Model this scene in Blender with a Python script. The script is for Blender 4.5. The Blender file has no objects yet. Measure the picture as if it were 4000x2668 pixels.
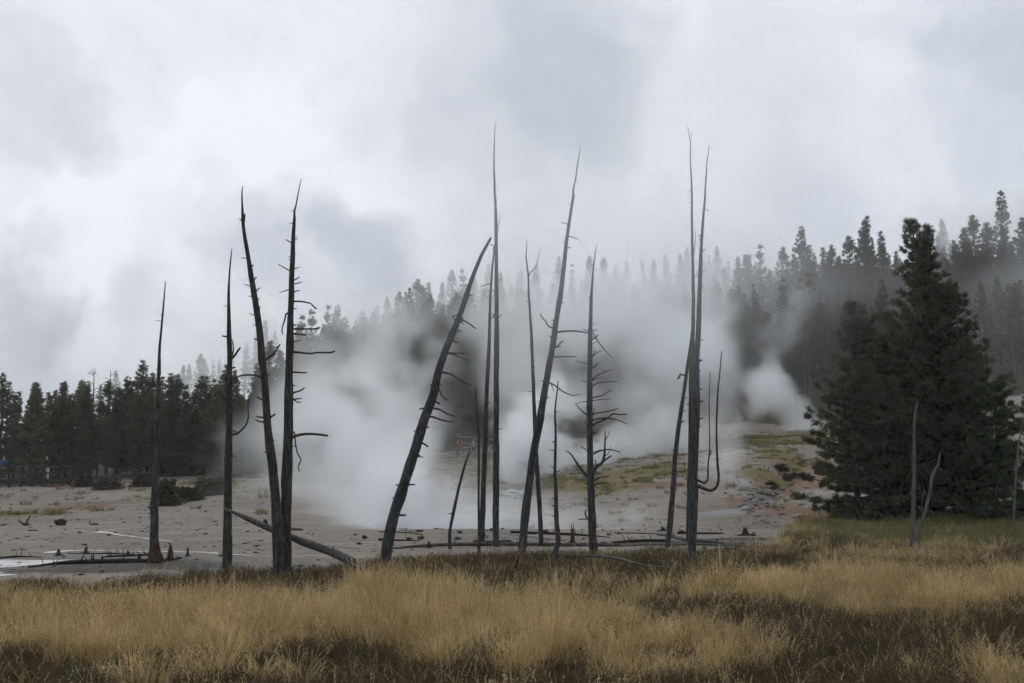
import bpy, bmesh, math, random
import numpy as np
from mathutils import Vector, Matrix

random.seed(7)
rng = np.random.default_rng(11)
sc = bpy.context.scene
C = sc.collection
R = math.radians

# ------------------------------------------------------------------ camera
FPX = 4000.0                       # focal length in photograph pixels (4000 px wide)
CAMZ = 3.0
PITCH = math.atan(416 / FPX)
cam_d = bpy.data.cameras.new('camera')
cam_d.sensor_width = 36.0
cam_d.lens = 36.0
cam_d.clip_end = 3000
cam_o = bpy.data.objects.new('camera', cam_d)
C.objects.link(cam_o)
cam_o.location = (0, 0, CAMZ)
cam_o.rotation_euler = (math.pi / 2 + PITCH, 0, 0)
sc.camera = cam_o
CP, SP = math.cos(PITCH), math.sin(PITCH)

def ray(px, py):
    u = (px - 2000) / FPX
    v = (1334 - py) / FPX
    return np.array([u, CP - SP * v, SP + CP * v])

def P(px, py, d):
    """point seen at photo pixel (px, py) at forward distance d"""
    r = ray(px, py)
    return np.array([0, 0, CAMZ]) + r * (d / r[1])

# ------------------------------------------------------------------ render settings
sc.view_settings.view_transform = 'Standard'
sc.view_settings.look = 'None'
sc.view_settings.exposure = 0.0
sc.view_settings.gamma = 1.0
sc.view_settings.use_curve_mapping = False
cy = sc.cycles
cy.use_denoising = True
cy.denoiser = 'OPENIMAGEDENOISE'
cy.use_adaptive_sampling = True
cy.adaptive_threshold = 0.045
cy.adaptive_min_samples = 8
cy.max_bounces = 6
cy.diffuse_bounces = 2
cy.glossy_bounces = 2
cy.transmission_bounces = 2
cy.volume_bounces = 4
cy.transparent_max_bounces = 16
cy.volume_step_rate = 2.5
cy.volume_max_steps = 256
cy.caustics_reflective = False
cy.caustics_refractive = False
cy.sample_clamp_indirect = 4.0

# ------------------------------------------------------------------ world: overcast sky
SUN_EL, SUN_AZ = R(38), R(-28)      # veiled sun ahead and to the left
world = bpy.data.worlds.new('World')
sc.world = world
world.use_nodes = True
WN, WL = world.node_tree.nodes, world.node_tree.links
WN.clear()

def wn(t, **kw):
    n = WN.new(t)
    for k, v in kw.items():
        setattr(n, k, v)
    return n

def wmath(op, a, b=None, clamp=False):
    n = wn('ShaderNodeMath', operation=op, use_clamp=clamp)
    for i, v in enumerate((a, b)):
        if v is None:
            continue
        if isinstance(v, (int, float)):
            n.inputs[i].default_value = v
        else:
            WL.new(v, n.inputs[i])
    return n.outputs[0]

tc = wn('ShaderNodeTexCoord')
dirv = tc.outputs['Generated']
def wnoise(scale, detail, vec, rough=0.5, dist=0.0):
    n = wn('ShaderNodeTexNoise')
    n.inputs['Scale'].default_value = scale
    n.inputs['Detail'].default_value = detail
    n.inputs['Roughness'].default_value = rough
    n.inputs['Distortion'].default_value = dist
    WL.new(vec, n.inputs['Vector'])
    return n
warp = wnoise(5.0, 7, dirv, .58)
vm = wn('ShaderNodeVectorMath', operation='SUBTRACT')
WL.new(warp.outputs['Color'], vm.inputs[0]); vm.inputs[1].default_value = (.5, .5, .5)
vs = wn('ShaderNodeVectorMath', operation='SCALE')
WL.new(vm.outputs[0], vs.inputs[0]); vs.inputs['Scale'].default_value = 0.30
va = wn('ShaderNodeVectorMath', operation='ADD')
WL.new(dirv, va.inputs[0]); WL.new(vs.outputs[0], va.inputs[1])
vn = wn('ShaderNodeVectorMath', operation='NORMALIZE')
WL.new(va.outputs[0], vn.inputs[0])
wdir = vn.outputs[0]

# brightness of the cloud sheet: base + broad noise + the cloud masses seen in the photograph
n1 = wnoise(3.2, 6, wdir, 0.5, 0.3).outputs[0]
n2 = wnoise(9.0, 5, wdir, 0.55, 0.4).outputs[0]
val = wmath('ADD', wmath('MULTIPLY', wmath('SUBTRACT', n1, .5), 0.46), 0.87)
val = wmath('ADD', val, wmath('MULTIPLY', wmath('SUBTRACT', n2, .5), 0.34))
CLOUDS = [  # photo px, py, angular radius (deg), brightness change
    (700, 560, 8.0, .10), (1000, 800, 5.5, .09), (250, 900, 3.0, .09), (300, 1180, 3.0, .07), (1650, 700, 4, .07),
    (2200, 20, 5.5, -.15), (2250, 330, 3.5, -.09), (1880, 480, 3.0, -.11), (2380, 200, 4, -.06),
    (820, 1010, 4.0, -.17), (1250, 1060, 4.0, -.18), (1500, 1040, 3, -.12), (60, 1250, 3.5, -.17), (200, 1080, 2.6, -.15), (60, 560, 3, -.10), (200, 1400, 3.5, -.12), (500, 1300, 3, -.06),
    (150, 180, 6.0, -.07), (2980, 820, 5.0, -.07), (3250, 760, 4.0, -.04), (2950, 480, 6.0, .09), (3500, 620, 4, .07),
    (3850, 560, 5, -.07), (3600, 200, 6, -.04)]
for px, py, ang, amp in CLOUDS:
    r = ray(px, py); r = r / np.linalg.norm(r)
    dn = wn('ShaderNodeVectorMath', operation='DOT_PRODUCT')
    WL.new(wdir, dn.inputs[0]); dn.inputs[1].default_value = tuple(r)
    c = math.cos(R(ang * 1.55))
    mr = wn('ShaderNodeMapRange', interpolation_type='SMOOTHERSTEP')
    WL.new(dn.outputs['Value'], mr.inputs[0])
    mr.inputs[1].default_value = c; mr.inputs[2].default_value = 1.0
    mr.inputs[3].default_value = 0.0; mr.inputs[4].default_value = amp * 1.15
    val = wmath('ADD', val, mr.outputs[0])
n3 = wnoise(22.0, 4, wdir, 0.55, 0.5).outputs[0]
val = wmath('ADD', val, wmath('MULTIPLY', wmath('SUBTRACT', n3, .5), 0.15))
val = wmath('MINIMUM', wmath('MAXIMUM', val, .36), 1.0)
ramp = wn('ShaderNodeValToRGB')
WL.new(val, ramp.inputs[0])
el = ramp.color_ramp.elements
el[0].position = 0.35; el[0].color = (.37, .41, .48, 1)
el[1].position = 1.0; el[1].color = (.90, .935, .995, 1)
e = el.new(.65); e.color = (.545, .59, .672, 1)
cl = wn('ShaderNodeVectorMath', operation='SCALE')
WL.new(ramp.outputs[0], cl.inputs[0]); cl.inputs['Scale'].default_value = 10.0
sky = wn('ShaderNodeTexSky', sky_type='NISHITA')
sky.sun_disc = False
sky.sun_elevation = SUN_EL
sky.sun_rotation = SUN_AZ
sky.dust_density = 3.0
mix = wn('ShaderNodeMixRGB')
mix.inputs[0].default_value = 0.96            # cloud cover
WL.new(sky.outputs[0], mix.inputs[1]); WL.new(cl.outputs[0], mix.inputs[2])
bg = wn('ShaderNodeBackground')
bg.inputs['Strength'].default_value = 0.10
WL.new(mix.outputs[0], bg.inputs['Color'])
wo = wn('ShaderNodeOutputWorld')
WL.new(bg.outputs[0], wo.inputs['Surface'])
world.cycles.sampling_method = 'MANUAL'
world.cycles.sample_map_resolution = 256

sun_d = bpy.data.lights.new('sun', 'SUN')
sun_d.energy = 1.1
sun_d.angle = R(30)
sun_d.color = (1.0, .988, .97)
sun_o = bpy.data.objects.new('sun', sun_d)
C.objects.link(sun_o)
sdir = Vector((math.sin(SUN_AZ) * math.cos(SUN_EL), math.cos(SUN_AZ) * math.cos(SUN_EL), math.sin(SUN_EL)))
sun_o.rotation_euler = (-sdir).to_track_quat('-Z', 'Y').to_euler()

# ------------------------------------------------------------------ noise in numpy
_LAT = np.random.default_rng(5).random((64, 64, 64)).astype(np.float32)
def vnoise(x, y, z):
    xi = np.floor(x).astype(np.int32); yi = np.floor(y).astype(np.int32); zi = np.floor(z).astype(np.int32)
    fx = (x - xi); fy = (y - yi); fz = (z - zi)
    fx = fx * fx * (3 - 2 * fx); fy = fy * fy * (3 - 2 * fy); fz = fz * fz * (3 - 2 * fz)
    x0 = xi & 63; x1 = (xi + 1) & 63; y0 = yi & 63; y1 = (yi + 1) & 63; z0 = zi & 63; z1 = (zi + 1) & 63
    L = _LAT
    a = L[x0, y0, z0] * (1 - fx) + L[x1, y0, z0] * fx
    b = L[x0, y1, z0] * (1 - fx) + L[x1, y1, z0] * fx
    c = L[x0, y0, z1] * (1 - fx) + L[x1, y0, z1] * fx
    d = L[x0, y1, z1] * (1 - fx) + L[x1, y1, z1] * fx
    return (a * (1 - fy) + b * fy) * (1 - fz) + (c * (1 - fy) + d * fy) * fz

def fbm(x, y, z, octaves=4, gain=.5):
    s = 0; a = 1.0; t = 0
    for o in range(octaves):
        k = 2.03 ** o
        s = s + a * vnoise(x * k + 17.3 * o, y * k + 5.1 * o, z * k + 9.7 * o)
        t += a; a *= gain
    return s / t

# ------------------------------------------------------------------ terrain height
T_PX = np.array([-6000, -900, 0, 600, 1200, 1700, 2000, 2300, 2600, 3000, 3300, 3700, 4100, 5000, 10000], float)
T_D = np.array([0, 34, 38.2, 39.6, 45, 52, 60, 68, 80, 95, 112, 140, 180, 250, 340, 700], float)
T_Z = np.array([
 # -6000 -900   0    600  1200  1700  2000  2300  2600  3000  3300  3700  4100 5000 10000
 [0,    0,    0,    0,    0,    0,    0,    0,    0,    0,    0,    0,    0,   0,   0],
 [0,    0,    0,    0,    0,    0,    0,    0,    0,    0,    0,    0,    0,   0,   0],
 [0,    0,    0,    0,   .02,  .04,  .04,  .04,  .02,   0,    0,    0,    0,   0,   0],
 [0,    0,   .02,  .02, -.10, -.40, -.45, -.42, -.25,  .02,  .05,  .05,  .1,  .2,   0],
 [0,   .1,   .03,  .22, -.05, -.60, -.65, -.55, -.15,  .12,  .2,   .2,   .4,  .6,  .5],
 [0,   .1,  -.12, -.10,  .30, -.60, -.65, -.30,  .15,  .35,  .5,   .6,   .8,  1.0, 1.0],
 [.5,  .1,  -.10, -.08,  .55, -.45, -.50,  .45,  .90,  1.35, 1.4,  1.2,  1.4, 1.6, 1.5],
 [1,   .3,   .02,  .15,  .05, -.10, -.05, 1.00, 1.50,  2.15, 2.3,  2.0,  2.2, 2.4, 2.0],
 [2,   .6,   .45,  .70,  .40,  .60,  .95, 1.50, 2.25,  3.1,  3.3,  3.0,  3.4, 3.6, 3.0],
 [3,   .8,   .60,  .70, 1.10, 1.60, 2.05, 1.45, 2.55,  3.6,  4.1,  4.4,  5.0, 5.2, 5.0],
 [4,   1.0,  1.0, 1.40, 2.40, 2.60, 3.00, 2.90, 3.50,  4.7,  5.2,  6.2,  7.0, 7.5, 7.0],
 [5,   1.2,  1.5, 2.50, 6.00, 9.00,10.00,10.50,11.00, 12.0, 12.5, 11.5, 11.5, 13., 12.],
 [6,   1.5,  2.0, 4.00,12.00,17.00,18.00,19.00,20.00, 21.0, 22.0, 22.0, 22.0, 25., 25.],
 [6,   2.0,  3.0, 7.50,18.00,26.00,30.00,32.00,34.00, 36.0, 40.0, 44.0, 46.0, 48., 48.],
 [5,   2.0,  3.0, 8.00,18.00,26.00,30.00,32.00,34.00, 37.0, 41.0, 45.0, 47.0, 49., 49.],
 [0,   0.0,  0.0, 0.00, 3.00, 5.00, 6.00, 8.00,10.00, 12.0, 14.0, 16.0, 16.0, 16., 16.]], float)

def _bilin(U, D):
    iu = np.clip(np.searchsorted(T_PX, U) - 1, 0, len(T_PX) - 2)
    idd = np.clip(np.searchsorted(T_D, D) - 1, 0, len(T_D) - 2)
    fu = np.clip((U - T_PX[iu]) / (T_PX[iu + 1] - T_PX[iu]), 0, 1)
    fd = np.clip((D - T_D[idd]) / (T_D[idd + 1] - T_D[idd]), 0, 1)
    fu = fu * fu * (3 - 2 * fu)
    return (T_Z[idd, iu] * (1 - fu) + T_Z[idd, iu + 1] * fu) * (1 - fd) + (T_Z[idd + 1, iu] * (1 - fu) + T_Z[idd + 1, iu + 1] * fu) * fd

def terrain(x, y):
    x = np.asarray(x, float); y = np.asarray(y, float)
    d = np.clip(y, 6, None)
    U = np.clip(2000 + FPX * x / d, -6000, 10000)
    z = 0
    for k in (-.5, .5):
        z = z + _bilin(U, y + k * np.clip((y - 38) * .06, 0, 6)) * .5
    amp = np.clip((y - 36) / 60, 0, 1)
    zz = 0 * x
    z = z + (fbm(x / 6, y / 6, zz + 3.3, 4) - .5) * (.06 + 1.0 * amp) * np.where(y > 40, 1, .8)
    z = z + (fbm(x / 1.1, y / 1.1, zz + 8.3, 3) - .5) * (.03 + .12 * amp)
    z = z + (fbm(x / 30, y / 30, zz + 1.3, 3) - .5) * 8 * np.clip((y - 105) / 100, 0, 1)
    # eroded gully at the right
    z = z - .75 * np.exp(-((U - 3075 - (y - 64) * 7) / 55) ** 2) * np.clip((y - 47) / 6, 0, 1) * np.clip((84 - y) / 8, 0, 1)
    # the bank the camera stands on, behind and below the view
    z = z + 1.4 * np.clip((5 - y) / 6, 0, 1) ** 2
    return z

def tz(x, y):
    return float(terrain(np.array([x]), np.array([y]))[0])

_DS = np.concatenate([np.arange(9, 60, .1), np.arange(60, 350, .5)])
def G(px, py, lift=0.0):
    """where the line of sight through a photo pixel meets the ground (raised by lift)"""
    r = ray(px, py)
    p = np.array([0, 0, CAMZ])[None] + r[None] * (_DS / r[1])[:, None]
    h = terrain(p[:, 0], p[:, 1]) + lift
    below = np.nonzero(p[:, 2] <= h)[0]
    i = below[0] if len(below) else len(_DS) - 1
    q = p[i].copy(); q[2] = h[i]
    return q

# ------------------------------------------------------------------ materials
MATS = {}
def new_mat(name):
    m = bpy.data.materials.new(name)
    m.use_nodes = True
    m.node_tree.nodes.clear()
    MATS[name] = m
    return m, m.node_tree.nodes, m.node_tree.links

def node(N, t, **kw):
    n = N.new(t)
    for k, v in kw.items():
        setattr(n, k, v)
    return n

def ramp_node(N, L, fac, stops):
    r = N.new('ShaderNodeValToRGB')
    L.new(fac, r.inputs[0])
    els = r.color_ramp.elements
    els[0].position, els[0].color = stops[0][0], (*stops[0][1], 1)
    els[1].position, els[1].color = stops[-1][0], (*stops[-1][1], 1)
    for p, c in stops[1:-1]:
        e = els.new(p); e.color = (*c, 1)
    return r.outputs[0]

def noise_node(N, L, vec, scale, detail=4, rough=.55, dist=0):
    n = N.new('ShaderNodeTexNoise')
    n.inputs['Scale'].default_value = scale; n.inputs['Detail'].default_value = detail
    n.inputs['Roughness'].default_value = rough; n.inputs['Distortion'].default_value = dist
    if vec is not None:
        L.new(vec, n.inputs['Vector'])
    return n.outputs[0]

def finish(m, N, L, col, rough=.9, bump=None, bstr=.5, bdist=.02, spec=.2, trans=None):
    b = N.new('ShaderNodeBsdfPrincipled')
    if isinstance(col, tuple):
        b.inputs['Base Color'].default_value = (*col, 1)
    else:
        L.new(col, b.inputs['Base Color'])
    if isinstance(rough, (int, float)):
        b.inputs['Roughness'].default_value = rough
    else:
        L.new(rough, b.inputs['Roughness'])
    b.inputs['Specular IOR Level'].default_value = spec
    if bump is not None:
        bn = N.new('ShaderNodeBump')
        bn.inputs['Strength'].default_value = bstr; bn.inputs['Distance'].default_value = bdist
        L.new(bump, bn.inputs['Height']); L.new(bn.outputs[0], b.inputs['Normal'])
    out = N.new('ShaderNodeOutputMaterial')
    if trans is not None:
        t = N.new('ShaderNodeBsdfTranslucent')
        if isinstance(col, tuple):
            t.inputs['Color'].default_value = (*col, 1)
        else:
            L.new(col, t.inputs['Color'])
        mx = N.new('ShaderNodeMixShader'); mx.inputs[0].default_value = trans
        L.new(b.outputs[0], mx.inputs[1]); L.new(t.outputs[0], mx.inputs[2])
        L.new(mx.outputs[0], out.inputs['Surface'])
    else:
        L.new(b.outputs[0], out.inputs['Surface'])
    return m

def mixc(N, L, fac, a, b, mode='MIX'):
    n = node(N, 'ShaderNodeMixRGB', blend_type=mode)
    for i, v in enumerate((fac, a, b)):
        if isinstance(v, (int, float)):
            n.inputs[i].default_value = v
        elif isinstance(v, tuple):
            n.inputs[i].default_value = (*v, 1)
        else:
            L.new(v, n.inputs[i])
    return n.outputs[0]

def mmath(N, L, op, a, b=None, clamp=False):
    n = node(N, 'ShaderNodeMath', operation=op, use_clamp=clamp)
    for i, v in enumerate((a, b)):
        if v is None:
            continue
        if isinstance(v, (int, float)):
            n.inputs[i].default_value = v
        else:
            L.new(v, n.inputs[i])
    return n.outputs[0]

def coords(N, L, which='Object', scale=(1, 1, 1)):
    t = N.new('ShaderNodeTexCoord')
    mp = N.new('ShaderNodeMapping')
    mp.inputs['Scale'].default_value = scale
    L.new(t.outputs[which], mp.inputs['Vector'])
    return mp.outputs[0]

def wood_mat(name, dark, mid, light, rough=.9, along=(9, 9, 1.2), moss=None):
    m, N, L = new_mat(name)
    v = coords(N, L, 'Object', along)
    v2 = coords(N, L, 'Object', (1, 1, 1))
    f = noise_node(N, L, v, 3.0, 7, .65, .4)
    g = noise_node(N, L, v2, 1.3, 3)
    col = ramp_node(N, L, f, [(.36, dark), (.5, mid), (.66, light)])
    col = mixc(N, L, mmath(N, L, 'MULTIPLY', g, .5), col, dark)
    if moss:
        h = noise_node(N, L, v2, 5.0, 5)
        col = mixc(N, L, mmath(N, L, 'MULTIPLY', mmath(N, L, 'SUBTRACT', h, .53, True), 5, True), col, moss)
    return finish(m, N, L, col, rough, f, .9, .03)

wood_mat('bark_dark', (.016, .015, .014), (.040, .038, .037), (.13, .123, .117), moss=(.045, .05, .025))
wood_mat('bark_charcoal', (.018, .018, .019), (.046, .045, .046), (.14, .137, .136))
wood_mat('bark_grey', (.06, .058, .058), (.10, .098, .098), (.17, .165, .165))
wood_mat('wood_pale', (.17, .165, .16), (.29, .285, .28), (.42, .41, .40))
wood_mat('wood_rust', (.024, .018, .014), (.054, .038, .028), (.105, .075, .055))
wood_mat('wood_black', (.012, .011, .011), (.024, .022, .021), (.05, .046, .043))
wood_mat('log_weathered', (.04, .036, .033), (.075, .070, .066), (.15, .142, .135), along=(4, 4, 4))
wood_mat('rail_wood', (.022, .020, .019), (.04, .037, .034), (.065, .06, .055))
wood_mat('pole_pale', (.22, .21, .195), (.32, .305, .285), (.42, .40, .37))
wood_mat('lichen_white', (.06, .055, .05), (.42, .42, .42), (.62, .62, .61), along=(3, 3, 3))

def leaf_mat(name, dark, mid, light, trans=.25):
    m, N, L = new_mat(name)
    oi = N.new('ShaderNodeObjectInfo')
    v = coords(N, L, 'Object')
    f = noise_node(N, L, v, 1.1, 4, .6)
    s = mmath(N, L, 'ADD', mmath(N, L, 'MULTIPLY', f, .75), mmath(N, L, 'MULTIPLY', oi.outputs['Random'], .25))
    col = ramp_node(N, L, s, [(.3, dark), (.5, mid), (.72, light)])
    return finish(m, N, L, col, .65, spec=.25, trans=trans)

leaf_mat('needles_near', (.044, .050, .030), (.072, .078, .045), (.12, .116, .062))
leaf_mat('needles_far', (.046, .055, .028), (.076, .086, .040), (.12, .122, .054))
leaf_mat('needles_bright', (.045, .065, .030), (.06, .085, .038), (.085, .11, .045))
leaf_mat('shrub_green', (.038, .048, .020), (.06, .072, .030), (.095, .10, .045))
leaf_mat('shrub_brown', (.04, .036, .028), (.07, .06, .045), (.11, .095, .065))

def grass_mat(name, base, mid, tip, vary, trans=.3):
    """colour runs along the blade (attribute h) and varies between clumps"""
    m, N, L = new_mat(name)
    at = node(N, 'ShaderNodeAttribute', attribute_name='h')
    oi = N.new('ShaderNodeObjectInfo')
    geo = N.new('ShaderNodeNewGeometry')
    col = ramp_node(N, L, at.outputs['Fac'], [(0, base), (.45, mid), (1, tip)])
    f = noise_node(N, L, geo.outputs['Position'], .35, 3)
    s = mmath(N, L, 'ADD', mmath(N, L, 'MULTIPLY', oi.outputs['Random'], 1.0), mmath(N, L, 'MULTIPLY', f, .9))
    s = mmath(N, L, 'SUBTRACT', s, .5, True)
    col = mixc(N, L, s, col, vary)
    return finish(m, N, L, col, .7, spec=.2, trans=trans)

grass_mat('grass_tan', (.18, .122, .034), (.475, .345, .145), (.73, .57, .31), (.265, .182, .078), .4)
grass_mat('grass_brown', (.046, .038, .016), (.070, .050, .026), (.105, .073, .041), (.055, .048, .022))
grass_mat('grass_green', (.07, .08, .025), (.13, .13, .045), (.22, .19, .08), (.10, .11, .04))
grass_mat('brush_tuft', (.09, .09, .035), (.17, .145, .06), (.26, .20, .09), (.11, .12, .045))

# ---- ground
m, N, L = new_mat('clay_ground')
geo = N.new('ShaderNodeNewGeometry')
pos = geo.outputs['Position']
mp = N.new('ShaderNodeMapping'); mp.inputs['Scale'].default_value = (.12, .9, 1)
L.new(pos, mp.inputs['Vector'])
big = noise_node(N, L, pos, .16, 7, .62, .5)
streak = noise_node(N, L, mp.outputs[0], 1.2, 6, .6, .6)
fine = noise_node(N, L, pos, 6.0, 7, .75)
mid_ = noise_node(N, L, pos, 1.3, 5, .6)
col = ramp_node(N, L, big, [(.3, (.148, .131, .113)), (.5, (.190, .166, .141)), (.7, (.228, .200, .170))])
col = mixc(N, L, mmath(N, L, 'MULTIPLY', mmath(N, L, 'SUBTRACT', streak, .47, True), 4.5, True), col, (.25, .225, .192))
col = mixc(N, L, mmath(N, L, 'MULTIPLY', mmath(N, L, 'SUBTRACT', mid_, .54, True), 4.0, True), col, (.105, .088, .072))
col = mixc(N, L, mmath(N, L, 'MULTIPLY', mmath(N, L, 'SUBTRACT', fine, .53, True), 6.0, True), col, (.075, .064, .054))
lightf = noise_node(N, L, pos, 9.0, 5, .7)
col = mixc(N, L, mmath(N, L, 'MULTIPLY', mmath(N, L, 'SUBTRACT', lightf, .56, True), 4.0, True), col, (.29, .265, .235))
def attr_mix(col, name, c1, c2, sharp=1.0):
    a = node(N, 'ShaderNodeAttribute', attribute_name=name)
    k = mmath(N, L, 'ADD', a.outputs['Fac'], mmath(N, L, 'MULTIPLY', mmath(N, L, 'SUBTRACT', mid_, .5), .9))
    k = mmath(N, L, 'MULTIPLY', mmath(N, L, 'SUBTRACT', k, .38, True), 4.0, True)
    k = mmath(N, L, 'MULTIPLY', k, mmath(N, L, 'GREATER_THAN', a.outputs['Fac'], .02))
    c = mixc(N, L, fine, c1, c2)
    return mixc(N, L, mmath(N, L, 'MULTIPLY', k, sharp), col, c)
col = attr_mix(col, 'wet', (.12, .112, .102), (.155, .145, .132))
col = attr_mix(col, 'rust', (.125, .075, .048), (.19, .118, .08), .8)
col = attr_mix(col, 'silica', (.20, .20, .198), (.28, .28, .278), .7)
col = attr_mix(col, 'veg', (.085, .075, .030), (.17, .135, .055), .9)
col = attr_mix(col, 'forest', (.035, .032, .020), (.075, .062, .038), 1.0)
col = attr_mix(col, 'mud', (.035, .031, .028), (.075, .066, .058), .9)
col = attr_mix(col, 'sod', (.05, .04, .024), (.085, .066, .036), 1.0)
wa = node(N, 'ShaderNodeAttribute', attribute_name='wet')
rg = mmath(N, L, 'SUBTRACT', 1.0, mmath(N, L, 'MULTIPLY', wa.outputs['Fac'], .35))
finish(m, N, L, col, rg, mmath(N, L, 'ADD', fine, mmath(N, L, 'MULTIPLY', mid_, 2.0)), .6, .035, spec=.03)

# ---- water and silica film
m, N, L = new_mat('spring_water')
geo = N.new('ShaderNodeNewGeometry')
mp = N.new('ShaderNodeMapping'); mp.inputs['Scale'].default_value = (.45, 2.2, 1)
L.new(geo.outputs['Position'], mp.inputs['Vector'])
f = noise_node(N, L, mp.outputs[0], 2.2, 6, .62, .8)
col = ramp_node(N, L, f, [(.40, (.10, .098, .094)), (.52, (.24, .24, .238)), (.68, (.54, .55, .56))])
rgh = mmath(N, L, 'ADD', mmath(N, L, 'MULTIPLY', f, .5), .12)
finish(m, N, L, col, rgh, f, .12, .02, spec=.4)
m, N, L = new_mat('hot_pool_water')
finish(m, N, L, (.07, .075, .075), .3, spec=.4)
m, N, L = new_mat('rock')
v = coords(N, L, 'Object')
f = noise_node(N, L, v, 6, 6, .65)
col = ramp_node(N, L, f, [(.3, (.09, .085, .078)), (.55, (.19, .18, .165)), (.75, (.30, .285, .265))])
finish(m, N, L, col, .9, f, .7, .05)
m, N, L = new_mat('rock_pale')
v = coords(N, L, 'Object')
f = noise_node(N, L, v, 4, 6, .65)
col = ramp_node(N, L, f, [(.3, (.20, .205, .21)), (.55, (.36, .37, .38)), (.75, (.48, .49, .50))])
finish(m, N, L, col, .9, f, .7, .05)
for nm, c in (('cloth_red', (.33, .028, .03)), ('cloth_tan', (.30, .26, .205)), ('cloth_navy', (.03, .035, .055)), ('cloth_blue', (.03, .06, .14)),
              ('cloth_pink', (.30, .12, .13)), ('cloth_white', (.62, .62, .62)), ('cloth_black', (.02, .02, .024)), ('skin', (.42, .27, .20)), ('hair', (.03, .022, .016))):
    m, N, L = new_mat(nm)
    v = coords(N, L, 'Object')
    f = noise_node(N, L, v, 9, 3)
    col = mixc(N, L, mmath(N, L, 'MULTIPLY', f, .5), c, tuple(q * .6 for q in c))
    finish(m, N, L, col, .85, f, .4, .02)

# ------------------------------------------------------------------ mesh helpers
def mesh_np(name, verts, faces, mat=None, smooth=True):
    """faces: (n,3) or (n,4) array, or a list of both"""
    me = bpy.data.meshes.new(name)
    verts = np.asarray(verts, np.float32)
    fl = faces if isinstance(faces, list) else [faces]
    fl = [np.asarray(f, np.int32) for f in fl if len(f)]
    nl = sum(f.size for f in fl); nf = sum(len(f) for f in fl)
    me.vertices.add(len(verts)); me.vertices.foreach_set('co', verts.ravel())
    me.loops.add(nl); me.loops.foreach_set('vertex_index', np.concatenate([f.ravel() for f in fl]))
    tot = np.concatenate([np.full(len(f), f.shape[1], np.int32) for f in fl])
    st = np.concatenate([[0], np.cumsum(tot)[:-1]]).astype(np.int32)
    me.polygons.add(nf); me.polygons.foreach_set('loop_start', st); me.polygons.foreach_set('loop_total', tot)
    me.polygons.foreach_set('use_smooth', np.full(nf, smooth))
    me.update(calc_edges=True)
    if mat:
        me.materials.append(MATS[mat])
    return me

def link(name, data, parent=None, loc=None):
    o = bpy.data.objects.new(name, data)
    C.objects.link(o)
    if parent is not None:
        o.parent = parent
    if loc is not None:
        o.location = tuple(loc)
    return o

def tag(o, label=None, cat=None, group=None, kind=None):
    if label: o['label'] = label
    if cat: o['category'] = cat
    if group: o['group'] = group
    if kind: o['kind'] = kind
    return o

def smooth_path(pts, rad, step):
    pts = np.asarray(pts, float); rad = np.asarray(rad, float)
    n = len(pts)
    if n == 2:
        k = max(2, int(np.linalg.norm(pts[1] - pts[0]) / step) + 1)
        t = np.linspace(0, 1, k)[:, None]
        return pts[0] * (1 - t) + pts[1] * t, rad[0] * (1 - t[:, 0]) + rad[1] * t[:, 0]
    ext = np.vstack([2 * pts[0] - pts[1], pts, 2 * pts[-1] - pts[-2]])
    op, orr = [], []
    for i in range(n - 1):
        p0, p1, p2, p3 = ext[i:i + 4]
        k = max(1, int(np.linalg.norm(p2 - p1) / step))
        for j in range(k):
            t = j / k
            op.append(.5 * ((2 * p1) + (p2 - p0) * t + (2 * p0 - 5 * p1 + 4 * p2 - p3) * t * t + (3 * p1 - p0 - 3 * p2 + p3) * t ** 3))
            orr.append(rad[i] * (1 - t) + rad[i + 1] * t)
    op.append(pts[-1]); orr.append(rad[-1])
    return np.array(op), np.array(orr)

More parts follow.
